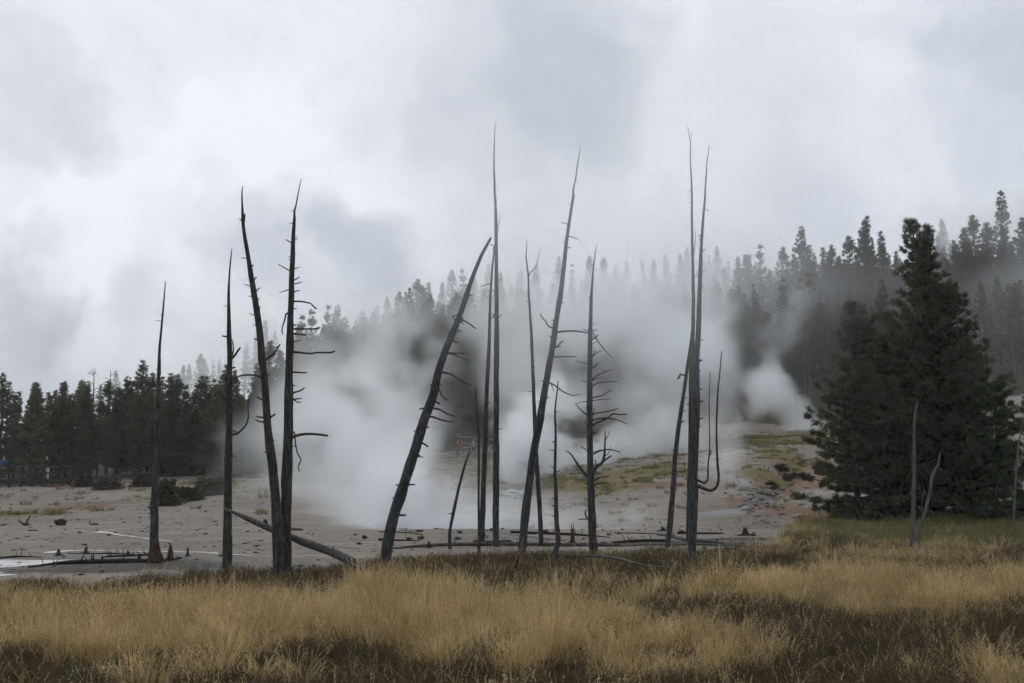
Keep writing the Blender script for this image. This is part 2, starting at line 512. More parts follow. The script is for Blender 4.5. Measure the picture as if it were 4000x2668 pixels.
def tube(pts, rad, sides=10, rough=.06, seed=0, ridge=0.0, cap_jag=0.0):
    """tapered tube with uneven bark; returns verts, quads, tris"""
    pts = np.asarray(pts, float); rad = np.asarray(rad, float)
    n = len(pts)
    tan = np.gradient(pts, axis=0)
    tan /= np.linalg.norm(tan, axis=1)[:, None] + 1e-9
    ref = np.array([0, 1, 0.0]) if abs(tan[0][1]) < .8 else np.array([1.0, 0, 0])
    verts = np.zeros((n, sides, 3))
    a = np.linspace(0, 2 * np.pi, sides, endpoint=False)
    u = np.cross(tan[0], ref); u /= np.linalg.norm(u)
    s = np.concatenate([[0], np.cumsum(np.linalg.norm(np.diff(pts, axis=0), axis=1))])
    for i in range(n):
        u = u - tan[i] * np.dot(u, tan[i]); u /= np.linalg.norm(u) + 1e-9
        w = np.cross(tan[i], u)
        rr = np.full(sides, rad[i])
        if rough:
            q = vnoise(np.cos(a) * 1.6 + seed * 3.7, np.sin(a) * 1.6 + seed, np.full(sides, s[i] * 2.5))
            rr = rr * (1 + rough * 2 * (q - .5))
        if ridge:
            q = vnoise(np.cos(a) * 4 + seed, np.sin(a) * 4, np.full(sides, s[i] * .5 + 7))
            rr = rr * (1 + ridge * 2 * (q - .5))
        verts[i] = pts[i] + (np.cos(a) * rr)[:, None] * u + (np.sin(a) * rr)[:, None] * w
    if cap_jag:
        j = vnoise(np.arange(sides) * .9 + seed, np.zeros(sides), np.zeros(sides))
        verts[-1] += tan[-1] * ((j - .4) * cap_jag)[:, None]
    V = verts.reshape(-1, 3)
    idx = np.arange(n * sides).reshape(n, sides)
    q = np.stack([idx[:-1], np.roll(idx, -1, 1)[:-1], np.roll(idx, -1, 1)[1:], idx[1:]], -1).reshape(-1, 4)
    V = np.vstack([V, pts[0], pts[-1] - (tan[-1] * rad[-1] * (.5 if cap_jag else 0))])
    b, t = n * sides, n * sides + 1
    tris = [(b, idx[0][(k + 1) % sides], idx[0][k]) for k in range(sides)] + [(t, idx[-1][k], idx[-1][(k + 1) % sides]) for k in range(sides)]
    return V, q, np.array(tris)

def tube_mesh(name, pts, rad, mat, step=.15, sides=10, rough=.06, seed=0, ridge=0.0, cap_jag=0.0):
    p, r = smooth_path(pts, rad, step)
    V, q, t = tube(p, r, sides, rough, seed, ridge, cap_jag)
    return mesh_np(name, V, [q, t], mat)

def tube_part(name, pts, rad, mat, parent, base, **kw):
    return link(name, tube_mesh(name, np.asarray(pts) - base, rad, mat, **kw), parent)

# ------------------------------------------------------------------ the ground sheet
def axis(parts):
    out = []
    for a, b, st in parts:
        out.append(np.arange(a, b, st))
    return np.unique(np.round(np.concatenate(out), 4))
gx = axis([(-620, -120, 25), (-120, -46, 3), (-46, 46, .45), (46, 130, 3), (130, 621, 25)])
gy = axis([(-60, 8, 4), (8, 46, .3), (46, 120, .7), (120, 340, 4), (340, 701, 30)])
GX, GY = np.meshgrid(gx, gy)
GZ = terrain(GX.ravel(), GY.ravel()).reshape(GX.shape)
V = np.stack([GX.ravel(), GY.ravel(), GZ.ravel()], -1)
ny, nx = GX.shape
ii = np.arange(nx * ny).reshape(ny, nx)
F = np.stack([ii[:-1, :-1], ii[:-1, 1:], ii[1:, 1:], ii[1:, :-1]], -1).reshape(-1, 4)
gme = mesh_np('ground', V, F, 'clay_ground')

# where the near grass ends (distance, by photo column)
def grass_edge(U):
    return np.interp(U, [-2000, 0, 350, 700, 1000, 1250, 1500, 1800, 2300, 2750, 3030, 3120, 6000],
                     [21.8, 21.8, 22.6, 23.6, 24.4, 24.8, 26.2, 28.6, 29.4, 29.6, 31.5, 43, 45])

def blobs(x, y, lst):
    """lst: (px, d, rx, ry) ground patches"""
    s = np.zeros_like(x)
    for px, d, rx, ry in lst:
        cx = (px - 2000) / FPX * d
        s = np.maximum(s, 1 - np.sqrt(((x - cx) / rx) ** 2 + ((y - d) / ry) ** 2) * .62)
    return np.clip(s, 0, 1)
X, Y = V[:, 0].astype(float), V[:, 1].astype(float)
U = 2000 + FPX * X / np.clip(Y, 6, None)
RUST = [(3230, 62, 3.2, 5), (3080, 58, 2.5, 4), (3150, 66, 3, 5), (2950, 50, 2, 4), (3120, 46, 2.2, 2.5), (310, 74, 3, 2.0), (330, 55, 2.0, 3.0), (560, 76, 3, 2), (2560, 60, 3, 2),
        (3940, 100, 6, 10), (2250, 66, 2.5, 4)]
VEG = [(1990, 82, 5.0, 13), (1900, 94, 7, 10), (1800, 104, 7, 7), (2350, 63, 3.0, 5), (2480, 70, 4.0, 6), (2150, 70, 2.5, 5), (2600, 68, 3, 4), (2700, 90, 6, 10), (2900, 96, 7, 10), (3050, 92, 6, 9),
       (3080, 72, 2.2, 9), (2980, 62, 2.0, 3), (3150, 104, 6, 6), (640, 62, 2.2, 1.6), (820, 66, 4, 2), (1000, 72, 5, 3), (1250, 76, 7, 5), (0, 45.5, 3.2, 1.6), (150, 47.5, 3.0, 1.2), (2300, 100, 8, 10), (2620, 104, 9, 8),
       (1500, 86, 8, 10), (1200, 95, 10, 10)]
SILICA = [(1990, 66, 2.2, 5), (2050, 70, 1.6, 4), (2480, 66, 1.5, 2.5), (2810, 47, 1.6, 2), (3900, 128, 7, 9), (1840, 78, .8, 1.0), (2940, 56, 1.6, 1.0), (3200, 54, 1.8, .8)]
MUD = [(600, 27.0, 2.6, 1.3), (480, 26.4, 2.6, .9), (720, 26.6, 1.6, .9), (300, 25.6, 2.2, .6), (2650, 33.0, 3.0, 1.2), (2900, 34.5, 2.0, .8), (2050, 32.2, 4, .5)]
WET = [(300, 27, 8, 2.5), (900, 26.5, 6, 1.5)]
forest = np.clip((Y - np.interp(U, [-6000, 0, 600, 1000, 1600, 2000, 2600, 3100, 3700, 4100, 10000], [73, 75, 80, 92, 108, 112, 118, 112, 118, 136, 136])) / 4, 0, 1)
edge = grass_edge(U) + (fbm(X / 2.2, Y / 2.2, 0 * X + 4, 3) - .5) * 2.4
sod = np.clip((edge - Y + .4) / .6, 0, 1)
for nm, arr in (('rust', blobs(X, Y, RUST)), ('veg', blobs(X, Y, VEG)), ('silica', blobs(X, Y, SILICA)), ('wet', blobs(X, Y, WET)), ('forest', forest), ('mud', blobs(X, Y, MUD)), ('sod', sod)):
    at = gme.attributes.new(nm, 'FLOAT', 'POINT')
    at.data.foreach_set('value', arr.astype(np.float32))
ground = link('ground', gme)
tag(ground, 'bare grey and buff clay flat rising into a wooded hillside', 'ground', kind='structure')

# ------------------------------------------------------------------ water: sheets a few mm above the clay
def sheet(name, polygon, mat, label, cat, lift=.012, grid=None):
    """flat patch whose outline is given in photo pixels on the ground"""
    pts = [G(px, py) for px, py in polygon]
    z = max(tz(p[0], p[1]) for p in pts) + lift
    bm = bmesh.new()
    n = len(pts); ring = []
    for i in range(n):                                   # ragged shoreline
        a, b = pts[i], pts[(i + 1) % n]
        k = 7
        for j in range(k):
            t = j / k
            p = a * (1 - t) + b * t
            o = (vnoise(np.array([p[0] * 1.7]), np.array([p[1] * 1.7]), np.array([2.0]))[0] - .5)
            o2 = (vnoise(np.array([p[0] * .8]), np.array([p[1] * 2.6]), np.array([9.0]))[0] - .5)
            ring.append((p[0] + o * .9 + o2 * .9, p[1] + o * .45 + o2 * .5, z))
    c = np.mean(ring, axis=0)
    vs_ = [bm.verts.new((q[0] - c[0], q[1] - c[1], 0)) for q in ring]
    low = [bm.verts.new((q[0] - c[0], q[1] - c[1], -.05)) for q in ring]
    bm.faces.new(vs_)
    for i in range(len(vs_)):
        j = (i + 1) % len(vs_)
        bm.faces.new((vs_[j], vs_[i], low[i], low[j]))
    bmesh.ops.recalc_face_normals(bm, faces=bm.faces)
    me = bpy.data.meshes.new(name); bm.to_mesh(me); bm.free()
    me.materials.append(MATS[mat])
    return tag(link(name, me, loc=c), label, cat, kind='structure')

def ribbon(name, path, widths, mat, label):
    pts = np.array([G(px, py) for px, py in path])
    p, w = smooth_path(pts, widths, .25)
    t = np.gradient(p, axis=0); t /= np.linalg.norm(t, axis=1)[:, None] + 1e-9
    s = np.stack([-t[:, 1], t[:, 0], 0 * t[:, 0]], -1)
    wob = .55 + .9 * vnoise(p[:, 0] * 1.3, p[:, 1] * 1.3, p[:, 2] * 0 + 5)
    a = p + s * (w * wob)[:, None]; b = p - s * (w * wob)[:, None]
    for q in (a, b):
        q[:, 2] = terrain(q[:, 0], q[:, 1]) + .018
    n = len(p); V_ = np.vstack([a, b]); i = np.arange(n - 1)
    F_ = np.stack([i, i + n, i + n + 1, i + 1], -1)
    c = V_.mean(0)
    return tag(link(name, mesh_np(name, V_ - c, F_, mat), loc=c), label, 'stream', kind='structure')

ribbon('stream', [(376, 2080), (405, 2082), (440, 2086), (470, 2093), (515, 2098), (560, 2104), (600, 2110), (655, 2116), (705, 2121)],
       [.14, .18, .09, .07, .08, .07, .12, .07, .02], 'spring_water', 'thin bright runoff stream winding across the clay flat behind the lone snag')
ribbon('stream', [(385, 2079), (412, 2075), (455, 2069), (535, 2065), (640, 2061), (800, 2056)], [.08, .05, .04, .03, .025, .01], 'spring_water', 'faint upper bend of runoff stream on the clay flat')
ribbon('stream', [(178, 2164), (235, 2156), (320, 2152), (430, 2155), (560, 2157), (700, 2159), (830, 2162), (985, 2174)], [.12, .2, .08, .05, .07, .10, .12, .04], 'spring_water', 'bright shallow runoff behind the row of stumps')
ribbon('stream', [(1235, 2131), (1330, 2126), (1450, 2123), (1560, 2121)], [.03, .04, .03, .02], 'spring_water', 'thin pale runoff line right of the paired snags')
sheet('puddle', [(-60, 2194), (60, 2184), (180, 2184), (290, 2190), (250, 2202), (130, 2212), (40, 2226), (-60, 2234)], 'spring_water', 'shallow pale pool at the left edge of the clay flat', 'water')
sheet('puddle', [(-40, 2240), (60, 2236), (105, 2241), (60, 2250), (-40, 2256)], 'spring_water', 'small pale puddle at the left edge beside the tan grass', 'water')
sheet('puddle', [(1265, 2634), (1310, 2624), (1360, 2634), (1345, 2652), (1285, 2652)], 'hot_pool_water', 'small puddle between grass tufts at the bottom edge', 'water', .01)
sheet('puddle', [(240, 2622), (330, 2614), (430, 2618), (410, 2636), (290, 2640)], 'hot_pool_water', 'puddle among the grass at the lower left', 'water', .01)
# hot pool behind the terrace lip
a0, a1 = 1290, 2560
ring = []
for k in range(48):
    t = 2 * math.pi * k / 48
    d = 46.8 + 8.2 * math.sin(t)
    x = -3.4 + 4.4 * math.cos(t)
    ring.append((x, d, 0))
bm = bmesh.new()
vs_ = [bm.verts.new((x, y - 46.8, 0)) for x, y, _ in ring]
lo = [bm.verts.new((x * .9, (y - 46.8) * .9, -.9)) for x, y, _ in ring]
bm.faces.new(vs_)
for k in range(48):
    bm.faces.new((vs_[(k + 1) % 48], vs_[k], lo[k], lo[(k + 1) % 48]))
bm.faces.new(lo[::-1])
me = bpy.data.meshes.new('hot_pool'); bm.to_mesh(me); bm.free(); me.materials.append(MATS['hot_pool_water'])
tag(link('hot_pool', me, loc=(0, 46.8, -.30)), 'steaming hot pool behind the clay terrace', 'water', kind='structure')

# ------------------------------------------------------------------ dead standing trees
def crop(ox, oy, s):
    return lambda pts: [(ox + x / s, oy + y / s) for x, y in pts]
cA, cB, cC = crop(820, 1200, 2.24), crop(1480, 1150, 2.24), crop(2020, 1150, 2.24)
cD, cE, c1, c2, c3 = crop(2000, 1700, 2.614), crop(2350, 1400, 3.617), crop(0, 1000, 1.2064), crop(1300, 1000, 1.2064), crop(2600, 1000, 1.2064)
c7, c8, cR = crop(800, 600, 1.96), crop(1700, 400, 1.959), crop(3400, 1400, 1.845)

def snag(label, base_d, path, width, branches, mat='bark_dark', n_stub=10, lean_y=0.0, name='dead_tree', group='bare dead trees on the flat', seed=1, sides=14, foot=None, tip_jag=0.0):
    """path: photo pixels from tip to foot; width: diameters in photo px at the same points;
    branches: list of (pixel path, start px diameter, end px diameter)"""
    rs = random.Random(seed)
    n = len(path)
    y0, y1 = path[-1][1], path[0][1]
    def depth(py):
        return base_d + lean_y * (y0 - py) / max(1, (y0 - y1))
    pts = [P(x, y, depth(y)) for x, y in path][::-1]
    rad = [w / 2 * depth(y) / FPX for (x, y), w in zip(path, width)][::-1]
    # carry the foot down into the ground
    g = tz(pts[0][0], pts[0][1])
    dv = (pts[0] - pts[1]) / max(1e-6, abs(pts[0][2] - pts[1][2]))
    drop = max(.15, pts[0][2] - g + .15)
    pts.insert(0, pts[0] + dv * drop)
    rad.insert(0, rad[0] * (1.12 if foot is None else foot))
    base = np.array([pts[0][0], pts[0][1], g])
    t = link(name, None, loc=base)
    t.empty_display_size = .2
    tag(t, label, 'dead tree', group)
    me = tube_mesh('trunk', np.array(pts) - base, rad, mat, step=.10, sides=sides, rough=.17, seed=seed, ridge=.14, cap_jag=tip_jag)
    link('trunk', me, t)
    for k, (bp, w0, w1) in enumerate(branches):
        sgn = rs.choice((-1, 1)); m_ = len(bp)
        L_ = math.hypot(bp[-1][0] - bp[0][0], bp[-1][1] - bp[0][1])
        out = L_ * .45 * rs.uniform(.3, 1) * sgn * depth(bp[0][1]) / FPX
        bpts = [P(x, y, depth(bp[0][1]) + out * (i / max(1, m_ - 1))) for i, (x, y) in enumerate(bp)]
        # root the branch inside the trunk
        c = min(pts, key=lambda q: abs(q[2] - bpts[0][2]))
        brad = np.linspace(w0, w1, m_) / 2 * base_d / FPX
        tube_part('branch', bpts, brad, mat, t, base, step=.06, sides=7, rough=.22, seed=seed + k, cap_jag=.02)
    P_, R_ = smooth_path(np.array(pts), np.array(rad), .10)
    for k in range(n_stub):
        i = int(rs.uniform(.25, .97) * (len(P_) - 1))
        ang = rs.uniform(0, 2 * math.pi)
        dr = np.array([math.cos(ang), math.sin(ang), rs.uniform(-.25, .6)]); dr /= np.linalg.norm(dr)
        ln = R_[i] + rs.uniform(.03, .14)
        r0 = min(R_[i] * .35, rs.uniform(.008, .017))
        tube_part('branch_stub', [P_[i], P_[i] + dr * ln * .6, P_[i] + dr * ln + np.array([0, 0, rs.uniform(-.02, .02)])], [r0 * 1.3, r0, r0 * .7], mat, t, base, step=.05, sides=5, rough=.2, seed=k)
    return t

def B(f, pts, w0=6, w1=3):
    return (f(pts), w0, w1)

# lone snag far left, with its flared rusty foot
t1 = snag('lone thin dead trunk with flared rusty foot, leftmost of the tall snags', 27.5,
     [(646, 1098), (640, 1180), (628, 1310), (623, 1365), (619, 1480), (616, 1580), (611, 1760), (605, 1953), (602, 2060), (602, 2118)],
     [3, 6, 9, 11, 13, 16, 21, 27, 31, 32],
     [B(c1, [(716, 1192), (697, 1183)], 8, 5), B(c1, [(757, 560), (757, 480)], 3, 2), B(c1, [(712, 1230), (703, 1228)], 5, 4)], 'bark_charcoal', 14, seed=2)
base = np.array(t1.location)
foot = [P(602, 2105, 27.5), P(603, 2125, 27.5), P(606, 2150, 27.5), P(608, 2172, 27.5), P(609, 2196, 27.5)]
tube_part('trunk_base', foot, np.array([28, 30, 38, 50, 64]) / 2 * 27.5 / FPX, 'wood_rust', t1, base, step=.05, sides=18, rough=.25, seed=3, ridge=.3)['label'] = 'rust coloured flared foot stripped of bark'

snag('straight dead trunk with a long upturned branch, second snag from the left', 26.1,
     [(906, 971), (897, 1059), (893, 1161), (895, 1263), (894, 1309), (897, 1396), (896, 1500), (896, 1600), (895, 1705), (891, 1912), (889, 2050), (887, 2194)],
     [3, 7, 10, 14, 17, 20, 22, 24, 27, 31, 33, 34],
     [B(cA, [(150, 258), (128, 255), (108, 248)], 7, 5), B(cA, [(185, 440), (205, 385), (203, 330), (195, 285)], 6, 4), B(cA, [(185, 455), (215, 425), (240, 390), (265, 355)], 11, 7),
      B(cA, [(190, 535), (222, 525)], 7, 5), B(cA, [(180, 1115), (225, 1112), (260, 1090), (315, 1030), (338, 950), (332, 870), (345, 760)], 11, 4), B(cA, [(180, 1080), (215, 1082), (238, 1098)], 7, 5),
      B(cA, [(160, 840), (125, 800), (105, 745)], 4, 2), B(cA, [(130, 810), (90, 780), (78, 730)], 4, 2)], 'bark_dark', 14, seed=5)

snag('dead trunk curving up to the left, left one of the joined pair', 23.6,
     [(948, 728), (945, 753), (946, 800), (949, 865), (956, 927), (968, 998), (979, 1069), (991, 1141), (1002, 1212), (1010, 1273), (1017, 1335), (1022, 1396), (1032, 1464), (1046, 1663), (1065, 1829), (1078, 1995), (1086, 2120), (1091, 2208)],
     [2, 5, 7, 13, 14, 17, 19, 21, 23, 24, 25, 26, 28, 31, 34, 38, 43, 46],
     [B(cA, [(455, 618), (420, 602), (380, 592), (320, 592), (260, 602), (205, 625), (120, 632)], 9, 5), B(cA, [(470, 470), (520, 435), (560, 405), (580, 375), (612, 328)], 10, 6), B(cA, [(598, 345), (582, 350), (565, 356)], 6, 4),
      B(cA, [(480, 820), (440, 800), (410, 785)], 8, 6), B(cA, [(485, 965), (440, 962), (408, 957)], 7, 6), B(cA, [(490, 1008), (430, 998), (395, 982)], 7, 5), B(cA, [(525, 965), (550, 950), (572, 935)], 8, 7),
      B(cA, [(400, 157), (378, 152)], 4, 3), B(cA, [(418, 286), (386, 275)], 6, 4), B(cA, [(495, 612), (515, 592)], 7, 5), B(c7, [(355, 1020), (330, 1008), (303, 1000)], 5, 3), B(c7, [(328, 803), (300, 800), (280, 798)], 4, 3),
      B(c7, [(378, 970), (390, 950), (400, 945)], 5, 4), B(c7, [(388, 1052), (408, 1036), (425, 1027)], 5, 4), B(c7, [(302, 520), (305, 490), (309, 460)], 7, 5), B(c7, [(410, 1120), (420, 1108)], 5, 3), B(c7, [(414, 1195), (424, 1172)], 7, 4),
      B(c7, [(365, 865), (370, 850)], 4, 3), B(c7, [(398, 1425), (380, 1418)], 6, 4)], 'bark_dark', 16, seed=7, tip_jag=.05)

snag('tall mossy dead trunk with many broken side branches, right one of the joined pair', 24.0,
     [(1177, 699), (1165, 753), (1157, 799), (1150, 824), (1150, 855), (1147, 896), (1145, 947), (1143, 1008), (1139, 1085), (1138, 1161), (1135, 1238), (1133, 1314), (1131, 1396), (1127, 1580), (1123, 1746), (1119, 1912), (1115, 2078), (1111, 2205)],
     [2, 4, 5, 7, 11, 14, 16, 18, 20, 23, 25, 27, 29, 32, 35, 39, 43, 46],
     [B(cA, [(715, 195), (760, 188), (850, 190), (920, 188), (965, 178)], 9, 5), B(cA, [(715, 232), (760, 235), (845, 245)], 9, 6), B(cA, [(715, 298), (760, 297), (795, 288)], 5, 3),
      B(cA, [(715, 392), (780, 396), (880, 405), (940, 396), (1020, 398), (1070, 395), (1092, 382)], 9, 6), B(cA, [(715, 566), (780, 572), (850, 574)], 7, 6), B(cA, [(705, 768), (740, 745), (790, 732), (828, 705)], 8, 5),
      B(cA, [(705, 808), (760, 803), (803, 798)], 7, 4), B(cA, [(720, 805), (745, 818), (765, 832), (797, 832)], 6, 4), B(cA, [(700, 1152), (740, 1132), (800, 1115), (860, 1110), (930, 1112), (1033, 1125)], 14, 8),
      B(cA, [(700, 1085), (738, 1095), (746, 1150), (752, 1215), (770, 1285), (798, 1335), (772, 1395), (782, 1437)], 7, 4), B(cA, [(690, 48), (664, 60), (655, 110), (638, 160), (630, 215), (642, 242)], 7, 4),
      B(c7, [(675, 1132), (720, 1130), (770, 1137), (812, 1148), (835, 1172), (858, 1190)], 8, 5), B(c7, [(662, 900), (630, 885), (590, 862), (560, 845)], 5, 3), B(c7, [(655, 1035), (620, 1050), (575, 1063)], 5, 3),
      B(c7, [(675, 997), (710, 993), (740, 983)], 6, 4), B(c7, [(675, 1065), (700, 1052), (725, 1048)], 6, 4), B(c7, [(678, 972), (700, 960), (720, 945)], 5, 4), B(c7, [(680, 885), (722, 870)], 5, 3), B(c7, [(672, 690), (645, 672), (622, 657)], 5, 4),
      B(c7, [(680, 668), (708, 652)], 5, 3), B(c7, [(665, 792), (638, 788)], 4, 3), B(c7, [(662, 816), (638, 812)], 4, 3), B(c7, [(680, 1188), (702, 1186)], 5, 3), B(cA, [(690, 680), (745, 685)], 6, 4), B(cA, [(690, 935), (728, 945)], 7, 5),
      B(c7, [(685, 770), (702, 768)], 4, 3), B(c7, [(683, 540), (700, 540)], 3, 2), B(c7, [(688, 590), (702, 582)], 3, 2)], 'bark_dark', 18, seed=9)

snag('thick dead trunk leaning steeply to the right with a row of drooping branches', 25.4,
     [(1917, 930), (1898, 966), (1879, 1002), (1853, 1064), (1830, 1130), (1812, 1186), (1781, 1274), (1739, 1373), (1710, 1464), (1690, 1547), (1652, 1655), (1619, 1763), (1582, 1879), (1545, 1995), (1520, 2094), (1503, 2190)],
     [10, 11, 13, 15, 18, 21, 24, 28, 31, 33, 37, 41, 43, 43, 42, 42],
     [B(cB, [(680, 250), (660, 215), (645, 197)], 7, 5), B(cB, [(705, 195), (685, 180), (645, 195)], 6, 5), B(cB, [(715, 222), (760, 238), (800, 265), (847, 300)], 7, 5), B(cB, [(705, 218), (745, 208)], 7, 5), B(cB, [(712, 235), (742, 262)], 6, 4),
      B(cB, [(675, 312), (700, 314), (725, 322)], 6, 5), B(cB, [(670, 335), (712, 333)], 5, 3), B(cB, [(645, 405), (702, 427)], 7, 5), B(cB, [(600, 512), (650, 518), (748, 516)], 8, 6), B(cB, [(610, 516), (660, 528), (720, 555), (787, 580)], 7, 4),
      B(cB, [(545, 682), (590, 688), (640, 704), (700, 742), (760, 778), (808, 793)], 9, 5), B(cB, [(505, 795), (525, 825), (540, 865), (565, 900), (602, 924)], 8, 4), B(cB, [(465, 930), (505, 942), (536, 960)], 9, 8),
      B(cB, [(445, 998), (500, 1000), (545, 1015), (600, 1045), (668, 1070)], 10, 5), B(cB, [(425, 1066), (470, 1072), (540, 1096), (600, 1110), (655, 1115)], 9, 5), B(cB, [(420, 995), (385, 997), (356, 1004)], 9, 6),
      B(cB, [(355, 1300), (390, 1305), (428, 1332)], 10, 7), B(cB, [(400, 1150), (440, 1167)], 7, 5), B(cB, [(320, 1406), (362, 1410)], 8, 6), B(cB, [(640, 355), (610, 332)], 8, 6), B(cB, [(600, 470), (578, 452)], 9, 6), B(cB, [(470, 805), (448, 790)], 7, 5),
      B(c2, [(335, 1078), (362, 1078), (387, 1077)], 9, 6), B(c2, [(325, 1084), (297, 1078)], 8, 5), B(c2, [(295, 1222), (345, 1222)], 9, 7), B(c2, [(300, 1148), (278, 1138)], 7, 5), B(c2, [(640, 195), (615, 180)], 6, 4), B(c2, [(625, 185), (652, 184)], 5, 4), B(c2, [(425, 850), (400, 830)], 6, 4)],
     'bark_charcoal', 16, seed=11, tip_jag=.06)

snag('slim dead trunk leaning against the tallest central snag from the left', 32.4,
     [(1931, 957), (1926, 1017), (1922, 1060), (1918, 1115), (1914, 1196), (1910, 1373), (1899, 1580), (1894, 1746), (1888, 1912), (1884, 2040), (1882, 2122)],
     [5, 7, 8, 9, 11, 14, 17, 20, 21, 22, 22],
     [B(c8, [(430, 1398), (410, 1388), (385, 1393), (348, 1412)], 5, 3), B(c8, [(440, 1247), (424, 1245)], 4, 3), B(cB, [(970, 222), (1010, 190)], 5, 4), B(cB, [(970, 350), (980, 345)], 6, 4)], 'bark_charcoal', 12, seed=13)
snag('very thin short dead pole in front of the slim leaning snag', 28.4,
     [(1857, 1518), (1859, 1560), (1864, 1613), (1869, 1704), (1870, 1800), (1870, 1912), (1871, 2050), (1872, 2156)], [5, 6, 7, 8, 9, 10, 11, 12], [], 'bark_charcoal', 5, seed=15, sides=10, tip_jag=.04)
snag('tallest straight dead trunk near the picture centre', 31.8,
     [(1938, 476), (1933, 517), (1930, 589), (1930, 655), (1932, 732), (1935, 808), (1937, 885), (1938, 987), (1939, 1064), (1940, 1196), (1940, 1332), (1939, 1580), (1938, 1829), (1937, 2000), (1937, 2128)],
     [2, 3, 5, 7, 9, 10, 12, 14, 16, 18, 20, 22, 23, 24, 25],
     [B(c8, [(472, 1010), (480, 960), (490, 925), (505, 873)], 5, 2), B(c8, [(462, 1108), (440, 1095), (420, 1087)], 5, 3), B(cB, [(1045, 205), (1062, 190), (1080, 170)], 5, 2), B(cB, [(1012, 575), (990, 562)], 3, 2), B(c8, [(455, 640), (470, 625)], 3, 2), B(c8, [(470, 765), (475, 745)], 4, 2), B(cB, [(1045, 355), (1070, 352)], 3, 2)],
     'bark_charcoal', 20, seed=17)
snag('short crooked dead pole leaning right, with a bleached foot', 31.0,
     [(1835, 1756), (1830, 1775), (1816, 1816), (1801, 1870), (1792, 1905), (1785, 1937), (1768, 2020), (1757, 2078), (1758, 2138)], [5, 7, 9, 11, 12, 12, 13, 14, 13], [], 'bark_charcoal', 6, seed=19, sides=10, tip_jag=.05)
snag('slim dead trunk with a forked top, crossing behind the right-leaning trunk', 32.0,
     [(2060, 937), (2056, 977), (2055, 1007), (2060, 1043), (2064, 1084), (2065, 1140), (2071, 1232), (2077, 1332), (2082, 1464), (2087, 1597), (2093, 1746), (2100, 1862), (2108, 1978), (2115, 2126)],
     [2, 4, 5, 6, 7, 8, 9, 11, 12, 14, 16, 17, 18, 19],
     [B(c8, [(714, 1335), (730, 1300), (755, 1275), (775, 1250), (785, 1200), (805, 1125)], 5, 2), B(cC, [(105, 95), (128, 80)], 4, 3), B(cC, [(130, 414), (155, 403)], 3, 2), B(cC, [(100, 68), (78, 62)], 3, 2)], 'bark_charcoal', 12, seed=21)
snag('long dead trunk leaning right with a bent top, right of the picture centre', 30.0,
     [(2265, 571), (2262, 609), (2255, 645), (2249, 696), (2240, 737), (2239, 768), (2231, 819), (2222, 875), (2213, 936), (2208, 987), (2199, 1064), (2190, 1140), (2179, 1207), (2162, 1332), (2145, 1431), (2121, 1564), (2100, 1680), (2079, 1804), (2063, 1928), (2050, 2044), (2040, 2152)],
     [2, 4, 5, 6, 7, 10, 11, 13, 14, 15, 17, 19, 21, 23, 25, 27, 29, 30, 31, 32, 33],
     [B(cC, [(325, 298), (290, 285), (265, 265), (245, 225), (215, 200), (205, 168)], 7, 4), B(cC, [(335, 342), (370, 328), (410, 324), (480, 320), (560, 326), (625, 340)], 9, 6), B(cC, [(290, 498), (325, 468), (350, 458), (372, 428), (402, 408)], 8, 5), B(cC, [(340, 463), (380, 455)], 6, 4),
      B(cC, [(318, 475), (340, 440), (330, 415)], 4, 2), B(cC, [(295, 550), (350, 548), (420, 544), (510, 546)], 6, 4), B(cC, [(262, 768), (310, 785), (355, 815), (400, 850), (450, 872), (490, 885), (550, 870)], 7, 3), B(cC, [(298, 785), (312, 820), (322, 852)], 4, 2),
      B(cC, [(370, 85), (415, 66)], 4, 3), B(cC, [(330, 238), (305, 222)], 6, 4), B(cC, [(305, 378), (275, 360)], 4, 3), B(cC, [(250, 910), (276, 900)], 6, 5), B(cC, [(330, 382), (355, 380)], 4, 3),
      B(c8, [(1018, 940), (990, 925), (970, 918)], 4, 3), B(c8, [(1010, 1025), (1040, 1028), (1060, 1036), (1093, 1048)], 5, 3), B(c8, [(1000, 1118), (1037, 1108)], 5, 4), B(c8, [(998, 1080), (972, 1055)], 4, 2), B(c8, [(1045, 790), (1030, 772)], 4, 3), B(c8, [(1055, 745), (1068, 710)], 6, 5)],
     'bark_charcoal', 16, seed=23)
snag('crooked thin dead pole with knotty bends right of the leaning trunk', 25.6,
     [(2180, 1487), (2174, 1547), (2168, 1613), (2170, 1680), (2170, 1746), (2167, 1846), (2172, 1937), (2175, 2036), (2180, 2085), (2179, 2125), (2168, 2160), (2170, 2200)], [4, 6, 8, 9, 10, 11, 14, 17, 20, 20, 21, 17],
     [B(cD, [(440, 395), (415, 405), (403, 432)], 5, 3)], 'bark_charcoal', 12, seed=25, sides=10)
